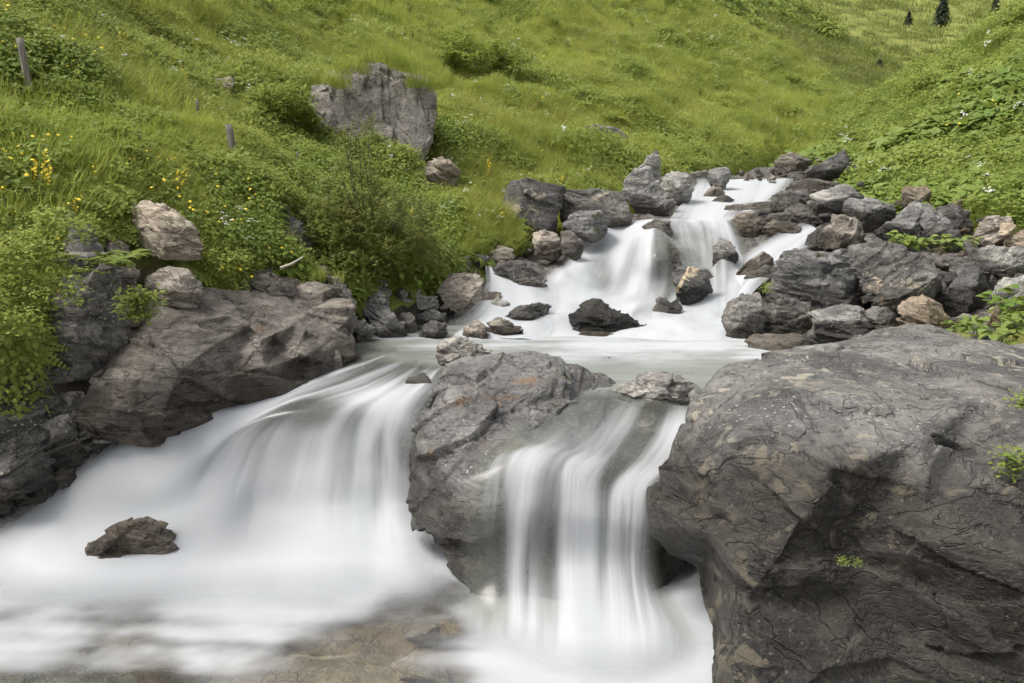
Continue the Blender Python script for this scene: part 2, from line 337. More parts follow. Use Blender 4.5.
# ---------------------------------------------------------------- rocks
def inside(pt, poly):
    x, y = pt; r = False; j = len(poly) - 1
    for i in range(len(poly)):
        xi, yi = poly[i][:2]; xj, yj = poly[j][:2]
        if (yi > y) != (yj > y) and x < (xj - xi) * (y - yi) / (yj - yi) + xi: r = not r
        j = i
    return r
ROCKS = []
def rock(label, pts, Y=None, mat='grey', name='boulder', cat=None, interior=None, thick=None, seed=None, amp=1.0, group=None,
         wet=None, vox=2.3, topback=.55, bulge=.22, smooth=0, strata=None, kind=None, facets=9, fit=True, jit=.10):
    if seed is None: seed = int(sum(p[0] * 3 + p[1] * 7 for p in pts)) % 9973
    rnd = random.Random(seed)
    xs = [p[0] for p in pts]; yy = [p[1] for p in pts]
    x0, x1, y0, y1 = min(xs), max(xs), min(yy), max(yy)
    if Y is None: Y = yg(y1)
    pxm = Y / F
    W, H = (x1 - x0) * pxm, (y1 - y0) * pxm
    S = min(W, H * 1.3)
    if thick is None: thick = .75 * min(W, 1.6 * H)
    cx, cy = (x0 + x1) / 2, (y0 + y1) / 2
    def depth(px, py, inner):
        v = (y1 - py) / (y1 - y0); u = (px - cx) / (x1 - x0) * 2
        d = max(0, v - .5) * 2 * topback * H + u * u * bulge * .6 * W
        if inner: d += -bulge * S * (1 - u * u) + rnd.uniform(-jit, jit) * S
        else: d += rnd.uniform(-.03, .03) * S
        return Y + d
    outl = []
    n = len(pts)
    for i in range(n):      # a few extra outline points so that edges break like stone
        a, b = pts[i], pts[(i + 1) % n]
        outl.append((a[0], a[1], a[2] if len(a) > 2 else depth(a[0], a[1], False)))
        L = math.hypot(a[0] - b[0], a[1] - b[1])
        if L > (x1 - x0) * .28:
            t = rnd.uniform(.35, .65); j = L * .035
            mx, my = a[0] + (b[0] - a[0]) * t + rnd.uniform(-j, j), a[1] + (b[1] - a[1]) * t + rnd.uniform(-j, j)
            if len(a) > 2 and len(b) > 2: d = a[2] + (b[2] - a[2]) * t
            else: d = depth(mx, my, False)
            outl.append((mx, my, d))
    inn = []
    if interior is None:
        k = 0
        while len(inn) < 6 and k < 300:
            k += 1
            q = (rnd.uniform(x0, x1), rnd.uniform(y0, y1))
            if inside(q, [(cx + (p[0] - cx) * .8, cy + (p[1] - cy) * .8) for p in outl]) and all(math.hypot(q[0] - i_[0], q[1] - i_[1]) > .22 * min(x1 - x0, y1 - y0) for i_ in inn):
                inn.append((q[0], q[1], depth(q[0], q[1], True)))
    else: inn = interior
    allp = outl + inn; no = len(outl)
    res = geometry.delaunay_2d_cdt([Vector((p[0], p[1])) for p in allp], [(i, (i + 1) % no) for i in range(no)], [], 1, .05)
    vs, _, fs, ov = res[0], res[1], res[2], res[3]
    ym = [allp[o_[0]][2] if o_ else Y for o_ in ov]
    isout = [bool(o_) and o_[0] < no for o_ in ov]
    Vv = [P(v.x, v.y, d) for v, d in zip(vs, ym)]
    nb = len(Vv)
    bx, by = sum(p[0] for p in outl) / no, sum(p[1] for p in outl) / no
    ymax = max(ym)
    for v, d, io in zip(vs, ym, isout):
        s_ = .80 if io else .6
        dd = d + (.55 if io else 1.0) * thick
        Vv.append(P(bx + (v.x - bx) * s_, by + (v.y - by) * s_, dd))
    faces = [tuple(f) for f in fs] + [tuple(nb + i for i in reversed(f)) for f in fs]
    cnt = {}
    for f in fs:
        for i in range(len(f)):
            e = (f[i], f[(i + 1) % len(f)]); cnt[e] = cnt.get(e, 0) + 1
    for (a, b) in cnt:
        if (b, a) not in cnt: faces.append((b, a, nb + a, nb + b))
    c0 = np.mean(np.array(Vv), 0)
    me = mesh_from(name, np.array(Vv) - c0, faces)
    bm = bmesh.new(); bm.from_mesh(me); bmesh.ops.recalc_face_normals(bm, faces=bm.faces); bm.to_mesh(me); bm.free()
    tmp = bpy.data.objects.new('tmp', me); COL.objects.link(tmp)
    r = tmp.modifiers.new('r', 'REMESH'); r.mode = 'VOXEL'; r.voxel_size = max(vox * pxm, .004)
    if smooth:
        sm = tmp.modifiers.new('s', 'SMOOTH'); sm.factor = .5; sm.iterations = smooth
    dg = bpy.context.evaluated_depsgraph_get()
    me2 = bpy.data.meshes.new_from_object(tmp.evaluated_get(dg))
    bpy.data.objects.remove(tmp); bpy.data.meshes.remove(me)
    me2.name = name
    nv = len(me2.vertices)
    co = np.empty(nv * 3, np.float32); me2.vertices.foreach_get('co', co); co = co.reshape(-1, 3).astype(float)
    no_ = np.empty(nv * 3, np.float32); me2.vertex_normals.foreach_get('vector', no_); no_ = no_.reshape(-1, 3).astype(float)
    for _k in range(facets):          # planes of cleavage on the visible sides
        nv_ = Vector((rnd.uniform(-.9, .9), rnd.uniform(-1.3, -.35), rnd.uniform(-.4, .9))).normalized()
        nv_ = np.array(nv_); pr = co @ nv_; dcut = np.percentile(pr, 99.5) * rnd.uniform(.5, .85)
        ov_ = np.clip(pr - dcut, 0, None); co = co - ov_[:, None] * nv_ * .92
    q = co / max(S, .05) + seed * 1.7
    a_ = R(rnd.uniform(-35, 35)) if strata is None else R(strata)
    sd = np.array([math.sin(a_), rnd.uniform(-.2, .2), math.cos(a_)]); sd /= np.linalg.norm(sd)
    h = fbm(q * 1.7, 3, seed) * .020 * S
    h += ridged(q * 3.3, 5, seed + 5) * .008 * S
    lay = q @ sd
    qs = q + np.outer(lay * 2.4, sd)
    h += ridged(qs * 1.9, 5, seed + 3) * .005 * S
    _, _, cid, tl = worley(qs * 1.5 + fbm(q * 3, 2, seed)[:, None] * .10, seed + 8)
    h += (cid - .5) * .05 * S + tl * .22 * S
    _, _, cid, tl = worley(qs * 4.2 + fbm(q * 6, 2, seed)[:, None] * .10, seed + 31)
    h += (cid - .5) * .022 * S + tl * .09 * S
    f1, f2, _, _ = worley(q * 1.3 + fbm(q * 4, 3, seed + 2)[:, None] * .12, seed + 21)
    h -= np.clip(1 - (f2 - f1) / .06, 0, 1) ** 1.5 * .022 * S
    co = co + no_ * (h * amp)[:, None]
    for _k in range(2 if fit else 0):       # the measured outline is kept
        ww = co + c0; fw = ww[:, 1] * CP - (ww[:, 2] - CAMZ) * SP; up_ = ww[:, 1] * SP + (ww[:, 2] - CAMZ) * CP
        ax, ay = 512 + F * ww[:, 0] / fw, 341.5 - F * up_ / fw
        sx = np.clip((x1 - x0) / (ax.max() - ax.min()), .7, 1.5); sy = np.clip((y1 - y0) / (ay.max() - ay.min()), .7, 1.5)
        co[:, 0] *= sx; co[:, 2] *= sy
        co[:, 0] += ((x0 + x1) / 2 - 512 - ((ax.max() + ax.min()) / 2 - 512 - (F * c0[0] / Y)) * sx - F * c0[0] / Y) * pxm
        co[:, 2] -= ((y0 + y1) / 2 - ay.mean() - ((ay.max() + ay.min()) / 2 - ay.mean()) * sy) * pxm * 1.0
    me2.vertices.foreach_set('co', co.astype(np.float32).ravel())
    wz = co[:, 2] + c0[2]
    if wet is None: wet = ZM + .05 if c0[1] < 8 else zv(c0[1]) + .02
    wl = wet + fbm(q * 2.5, 3, seed + 4) * (.05 + .12 * max(S - .4, 0))
    set_attr(me2, 'wet', np.clip(1 - (wz - wl) / (.07 + .1 * max(S - .4, 0)), 0, 1))
    me2.polygons.foreach_set('use_smooth', np.ones(len(me2.polygons), bool))
    me2.update()
    o = link(name, me2, None, None, tuple(c0))
    me2.materials.clear(); me2.materials.append(MAT[mat])
    if kind: tag(o, kind=kind)
    else: tag(o, label, cat or {'boulder': 'boulder', 'stone': 'stone', 'rock_ledge': 'rock'}.get(name, 'rock'), group)
    ROCKS.append(o)
    return o

# --- the giant boulder on the right
rock('giant dark grey boulder with lichen filling the lower right beside the falls',
     [(712, 790, 2.75), (707, 660, 3.36), (698, 615, 3.72), (690, 574, 4.0), (664, 560, 3.95), (652, 530, 3.9), (649, 500, 3.95), (656, 462, 4.05), (668, 436, 4.2), (690, 406, 4.5), (728, 373, 5.0), (780, 351, 5.4),
      (850, 334, 5.75), (920, 328, 5.95), (985, 338, 5.8), (1060, 346, 5.7), (1180, 365, 5.4), (1290, 520, 4.3), (1290, 770, 3.3)],
     Y=3.6, mat='giant', thick=1.1, seed=5, amp=.34, vox=2.4, wet=.70, strata=12, smooth=45, facets=0, fit=False,
     interior=[(700, 470, 3.72), (740, 440, 3.72), (720, 520, 3.56), (790, 410, 3.98), (850, 400, 4.1), (850, 365, 4.75), (920, 440, 3.62), (980, 395, 4.1), (1060, 420, 3.7), (780, 380, 4.55), (940, 360, 4.95),
               (830, 470, 3.42), (850, 520, 3.48), (780, 560, 3.33), (745, 600, 3.36), (870, 600, 3.36), (930, 520, 3.32), (1000, 560, 3.2), (1090, 560, 3.1), (900, 690, 3.22), (1010, 690, 3.08), (800, 700, 3.08), (745, 700, 3.1), (1150, 690, 3.0), (1180, 480, 3.6)])
# --- the central rock the right-hand fall pours over
rock('pale banded rock in midstream with the right fall pouring over it',
     [(447, 366, 5.35), (470, 357, 5.55), (530, 352, 5.7), (585, 368, 5.75), (630, 392, 5.6), (672, 420, 5.3), (700, 470, 4.7), (690, 530, 4.35), (670, 610, 4.1), (600, 645, 3.85), (550, 640, 3.85), (515, 610, 3.98), (478, 596, 4.05), (455, 570, 4.2), (440, 550, 4.3), (414, 524, 4.5), (409, 480, 4.75), (414, 425, 4.95), (430, 390, 5.15)],
     Y=4.4, mat='central', thick=.75, seed=11, amp=.42, vox=2.4, wet=.40, strata=-30, smooth=1, facets=0, fit=False,
     interior=[(470, 395, 4.95), (465, 430, 4.65), (452, 480, 4.42), (440, 520, 4.32), (505, 440, 4.58), (485, 470, 4.36), (478, 520, 4.16), (482, 570, 4.06), (530, 400, 5.0), (575, 402, 5.3), (600, 430, 5.08), (540, 445, 4.52), (545, 468, 4.33), (520, 560, 4.13),
               (580, 478, 4.36), (570, 560, 4.06), (630, 484, 4.38), (625, 560, 4.12), (665, 485, 4.46), (640, 450, 4.86), (648, 425, 5.1), (555, 600, 3.98), (600, 600, 4.0), (500, 375, 5.3), (560, 372, 5.4)])
# --- ledge under the left-hand fall
rock('wet brown ledge under the veil of the left fall',
     [(150, 560, 4.85), (150, 470, 5.2), (215, 432, 5.35), (262, 412, 5.6), (300, 402, 5.75), (350, 396, 5.95), (420, 398, 5.9), (432, 420, 5.45), (425, 520, 5.0), (400, 600, 4.6), (250, 600, 4.5)],
     Y=5.0, mat='central', thick=.6, seed=21, amp=.3, wet=1.2, name='rock_ledge', cat='rock ledge', facets=0, fit=False,
     interior=[(262, 420, 5.43), (285, 408, 5.43), (305, 420, 5.29), (270, 460, 5.19), (300, 480, 5.07), (340, 412, 5.43), (375, 415, 5.46), (350, 470, 5.21), (230, 500, 5.19), (300, 540, 4.93), (370, 520, 5.07)])
rock('small dark rock breaking the white water below the left fall',
     [(76, 568, 4.15), (90, 548, 4.2), (117, 532, 4.3), (131, 516, 4.4), (152, 517, 4.5), (182, 535, 4.6), (198, 590, 4.4), (120, 600, 4.15), (80, 590, 4.15)], Y=4.27, mat='brown', amp=.7, wet=.28, topback=.5, vox=1.6)
rock('grey hump glazed by the upper edge of the left fall',
     [(398, 460), (400, 395), (408, 378), (424, 372), (436, 388), (438, 460)], Y=5.42, mat='grey', wet=1.2, amp=.4, name='rock', cat='rock')
for lab, pts, Y_ in [('brown rock under shallow water at the bottom left corner', [(-60, 700), (-30, 650), (30, 634), (90, 640), (135, 668), (150, 720), (-60, 740)], 3.35),
                     ('broad brown rock under shallow water below the white foam', [(190, 720), (215, 668), (290, 648), (370, 646), (430, 668), (440, 730)], 3.3),
                     ('rounded brown rock underwater beside the foot of the right fall', [(380, 690), (385, 662), (415, 650), (445, 658), (452, 690)], 3.35),
                     ('ochre stone just under the spray below the right fall', [(615, 640), (625, 612), (650, 604), (690, 615), (690, 660), (640, 668)], 3.72),
                     ('low dark stone underwater near the pale midstream rock', [(400, 640), (410, 620), (445, 614), (480, 622), (478, 645)], 3.6)]:
    YZ = lambda py, z_: P(512, py, z=z_)[1]
    rr_ = random.Random(len(lab)); bx_, by_ = sum(p[0] for p in pts) / len(pts), sum(p[1] for p in pts) / len(pts)
    inn_ = [(bx_ + (p[0] - bx_) * k_, by_ + (p[1] - by_) * k_, YZ(by_ + (p[1] - by_) * k_, z_ + rr_.uniform(-.015, .015))) for p in pts for k_, z_ in ((.75, -.06), (.35, -.015))]
    rock(lab, [(p[0], p[1], YZ(p[1], -.13)) for p in pts], Y=YZ(by_, 0), mat=('brown', 'bed', 'dark')[len(lab) % 3], name='submerged_rock', cat='rock', wet=-.5, amp=.12, interior=inn_, thick=.3, smooth=4, vox=3, facets=0, fit=False)

# --- left bank bedrock
rock('long brown bedrock ledge sloping down into the left fall',
     [(70, 430, 4.95), (90, 375, 5.05), (120, 335, 5.3), (135, 300, 5.6), (160, 290, 5.8), (205, 288, 6.0), (244, 288, 6.25), (300, 290, 6.6), (335, 314, 6.6), (354, 344, 6.45), (352, 360, 6.3), (318, 380, 5.9), (284, 398, 5.58), (240, 410, 5.4), (215, 422, 5.28), (150, 448, 5.0), (85, 445, 4.95)],
     Y=5.5, mat='brown', thick=.6, amp=.42, name='rock_ledge', cat='bedrock', wet=.72, strata=30, vox=2, facets=0, fit=False, smooth=0,
     interior=[(150, 325, 5.35), (195, 315, 5.55), (250, 322, 5.8), (300, 322, 6.15), (130, 378, 5.02), (180, 372, 5.12), (205, 352, 5.3), (232, 372, 5.36), (262, 340, 5.62), (268, 366, 5.52), (276, 344, 5.85), (312, 350, 5.92), (165, 418, 4.98), (335, 345, 6.2), (120, 410, 4.95), (225, 395, 5.3)])
rock('dark overhanging rock under the hanging plants on the left bank', [(15, 372), (20, 330), (60, 250), (78, 222), (100, 240), (122, 282), (134, 320), (128, 350), (95, 378), (50, 384)],
     Y=4.95, mat='dark', thick=.8, amp=.9, name='rock_ledge', cat='rock', wet=.2, bulge=.3, topback=.6, vox=2)
rock('cream and brown streaked boulder sitting high on the left bank', [(131, 250), (130, 226), (136, 204), (152, 200), (175, 210), (195, 228), (205, 250), (200, 262), (178, 262), (150, 256)],
     Y=5.75, mat='cream', amp=.7, facets=3, strata=35, wet=.2, vox=1.4)
rock('small mossy slab below the cream streaked boulder', [(140, 300), (143, 275), (165, 266), (188, 268), (204, 290), (195, 306), (165, 318), (145, 318)], Y=5.5, mat='brown', amp=.8, wet=.2, vox=1.5)
rock('ragged dark ledge above the foam at the far left', [(-70, 520), (-60, 385), (0, 362), (50, 375), (96, 392), (110, 410), (90, 440), (50, 470), (18, 505), (-20, 530)],
     Y=4.75, mat='dark', amp=1.3, thick=.7, name='rock_ledge', cat='rock', wet=.35, topback=.25, vox=2)
rock('ragged wet ledge dropping into the foam below the dark overhang', [(-20, 540), (-10, 470), (20, 425), (48, 396), (80, 384), (120, 396), (168, 412), (172, 428), (120, 436), (86, 458), (52, 500), (20, 535)],
     Y=4.78, mat='dark', amp=1.6, name='rock_ledge', cat='rock', wet=.45, topback=.5, vox=1.8, facets=5, thick=.6)
rock('continuous dark bedrock wall behind the long brown ledge on the left bank', [(40, 440), (80, 350), (120, 300), (190, 268), (262, 262), (320, 278), (362, 304), (364, 350), (310, 385), (230, 405), (150, 445)],
     Y=5.95, mat='brown', amp=1.2, name='rock_ledge', cat='bedrock', wet=.7, topback=.6, vox=2.2, facets=3, thick=.5)
rock('earthy brown rock face between the dark overhang and the mossy slab', [(92, 262), (104, 234), (124, 246), (142, 280), (150, 312), (148, 345), (128, 362), (106, 345), (98, 300)],
     Y=5.35, mat='brown', amp=1.1, name='rock_ledge', cat='rock', wet=.2, vox=1.8, facets=4)
rock('dark pointed outcrop in the grass above the left bank', [(262, 250), (270, 216), (280, 206), (300, 226), (314, 250), (305, 262), (280, 262)], Y=7.15, mat='dark', amp=.9, wet=.2, vox=1.4)
rock('dark bedrock step above the long brown ledge', [(228, 300), (240, 275), (262, 268), (285, 278), (300, 300), (270, 312), (240, 312)], Y=6.35, mat='brown', amp=1, wet=.2, vox=1.5)
rock('layered dark bedrock between the shrub and the long brown ledge', [(298, 318), (300, 285), (318, 272), (345, 282), (356, 300), (358, 322), (340, 330), (318, 322)], Y=6.75, mat='dark', amp=1.2, wet=.2, vox=1.5)
rock('thin flat stone ledge beneath the shrub', [(270, 285), (285, 262), (325, 262), (345, 280), (330, 290), (290, 295)], Y=6.95, mat='brown', amp=1, wet=.2, vox=1.6)

# --- cliff on the meadow
rock('big grey brown crag standing out of the meadow with grass on top', [(308, 100), (316, 82), (338, 68), (368, 60), (396, 64), (422, 74), (434, 92), (438, 112), (434, 138), (422, 168), (402, 176), (380, 165), (350, 160), (322, 135)],
     Y=hy(410, 156) - .55, mat='cliff', name='crag', cat='crag', amp=.45, facets=2, jit=.04, smooth=3, thick=1.4, strata=85, topback=.25, bulge=.15, wet=.1, vox=1.2)
rock('pale broken rock half sunk in grass right of the shrub', [(418, 180), (424, 166), (438, 156), (450, 160), (462, 176), (455, 188), (436, 190)], Y=hy(436, 188) - .1, mat='cream', amp=1.2, wet=.1, vox=1.2)
rock('bare stony patch on the slope above the block boulders', [(585, 128), (595, 124), (618, 132), (632, 144), (618, 148), (598, 138)], Y=hy(600, 146) - .2, mat='pale', amp=1.0, wet=.1, name='stone', vox=1.5)
rock('small white stone lying in the meadow', [(488, 124), (491, 117), (498, 118), (499, 124)], Y=hy(494, 124) - .3, mat='pale', name='stone', wet=.1, vox=1)
rock('flat white stone behind the tall fence post', [(22, 78), (26, 69), (40, 70), (52, 78), (44, 84), (30, 84)], Y=hy(38, 84) - .1, mat='pale', name='stone', wet=.1, vox=1.2)
rock('bare pale stone on the worn spot of the upper meadow', [(212, 90), (218, 80), (232, 76), (236, 82), (228, 90)], Y=hy(224, 90) - .1, mat='cream', name='stone', wet=.1, vox=1.2)

# --- rubble on the left bank of the middle pool
T = [
 ('smooth tan topped boulder leaning at the top of the rubble', [(439, 273), (447, 262), (458, 254), (466, 256), (472, 266), (462, 276), (444, 281)], 8.6, 'brown'),
 ('squat dark boulder under the edge of the shrub', [(410, 284), (412, 273), (428, 266), (437, 271), (438, 286), (426, 292)], 8.35, 'brown'),
 ('large cracked brown boulder in the middle of the rubble', [(436, 294), (450, 281), (476, 270), (485, 284), (482, 300), (472, 313), (455, 317), (441, 309)], 7.75, 'brown'),
 ('narrow slab leaning left against the jagged rock', [(384, 278), (391, 281), (412, 306), (416, 315), (404, 313), (386, 293)], 7.6, 'grey'),
 ('jagged bluish grey rock beside the cracked brown boulder', [(403, 300), (405, 284), (415, 285), (424, 292), (438, 293), (440, 306), (430, 311), (412, 309)], 7.7, 'grey'),
 ('large smooth grey boulder sloping to the pool edge', [(361, 306), (362, 293), (376, 290), (392, 303), (400, 315), (408, 338), (400, 343), (384, 343), (370, 326)], 7.0, 'grey'),
 ('striped grey block at the left shore of the pool', [(349, 336), (351, 321), (365, 319), (376, 327), (375, 340), (353, 342)], 6.85, 'grey'),
 ('dark grey stone at the right corner of the long brown ledge', [(330, 352), (336, 336), (346, 339), (355, 350), (350, 360)], 6.6, 'grey'),
 ('round stone behind the striped grey block', [(352, 322), (358, 313), (368, 315), (372, 322)], 7.2, 'grey'),
 ('wet dark rock where the left pool begins', [(418, 334), (424, 324), (435, 320), (444, 325), (448, 334), (440, 342), (421, 343)], 7.0, 'dark'),
 ('small grey block standing in the white water of the side stream', [(487, 310), (488, 302), (498, 297), (508, 302), (510, 312), (498, 314)], 7.75, 'grey'),
 ('dark wedge shaped rock left of the black boulder', [(501, 318), (520, 307), (540, 302), (552, 305), (549, 313), (525, 325), (504, 325)], 7.45, 'dark'),
 ('ragged brown rock left of the dark wedge', [(484, 336), (486, 327), (497, 317), (510, 322), (524, 333), (520, 339), (492, 340)], 7.05, 'brown'),
 ('two toned brown rock beside the tiny veil of water', [(462, 340), (466, 328), (476, 320), (486, 325), (489, 339), (472, 343)], 7.0, 'brown'),
 ('white and grey striped rock at the lip of the pool', [(435, 366), (439, 345), (447, 336), (465, 336), (480, 344), (492, 348), (490, 355), (470, 362), (452, 372)], 5.8, 'pale'),
 ('long dark ridged boulder where the side stream enters', [(491, 274), (500, 262), (520, 260), (543, 270), (560, 282), (547, 294), (512, 299), (495, 292)], 8.3, 'dark'),
 ('rounded brown boulder above the long ridged one', [(487, 264), (489, 250), (500, 245), (512, 249), (515, 262), (500, 270)], 9.0, 'brown'),
 ('rust coloured low stone by the little side stream', [(474, 304), (488, 293), (502, 291), (501, 298), (487, 307)], 7.85, 'brown'),
 ('slab end poking out over the left shore', [(412, 318), (430, 309), (447, 315), (445, 321), (425, 322)], 7.5, 'grey'),
 ('brown lump between slab and smooth boulder', [(398, 326), (402, 312), (412, 314), (418, 328), (408, 334)], 7.25, 'brown'),
 ('grey shelf of rock beneath the shrub roots', [(352, 300), (360, 280), (380, 276), (392, 290), (388, 304), (365, 306)], 7.35, 'dark'),
 ('small dark stone below the rounded brown boulder', [(470, 262), (476, 254), (487, 256), (490, 268), (478, 270)], 8.8, 'dark'),
]
for lab, pts, Y_, mt in T: rock(lab, pts, Y=Y_, mat=mt, vox=1.3, wet=None if Y_ < 8 else 1.0)
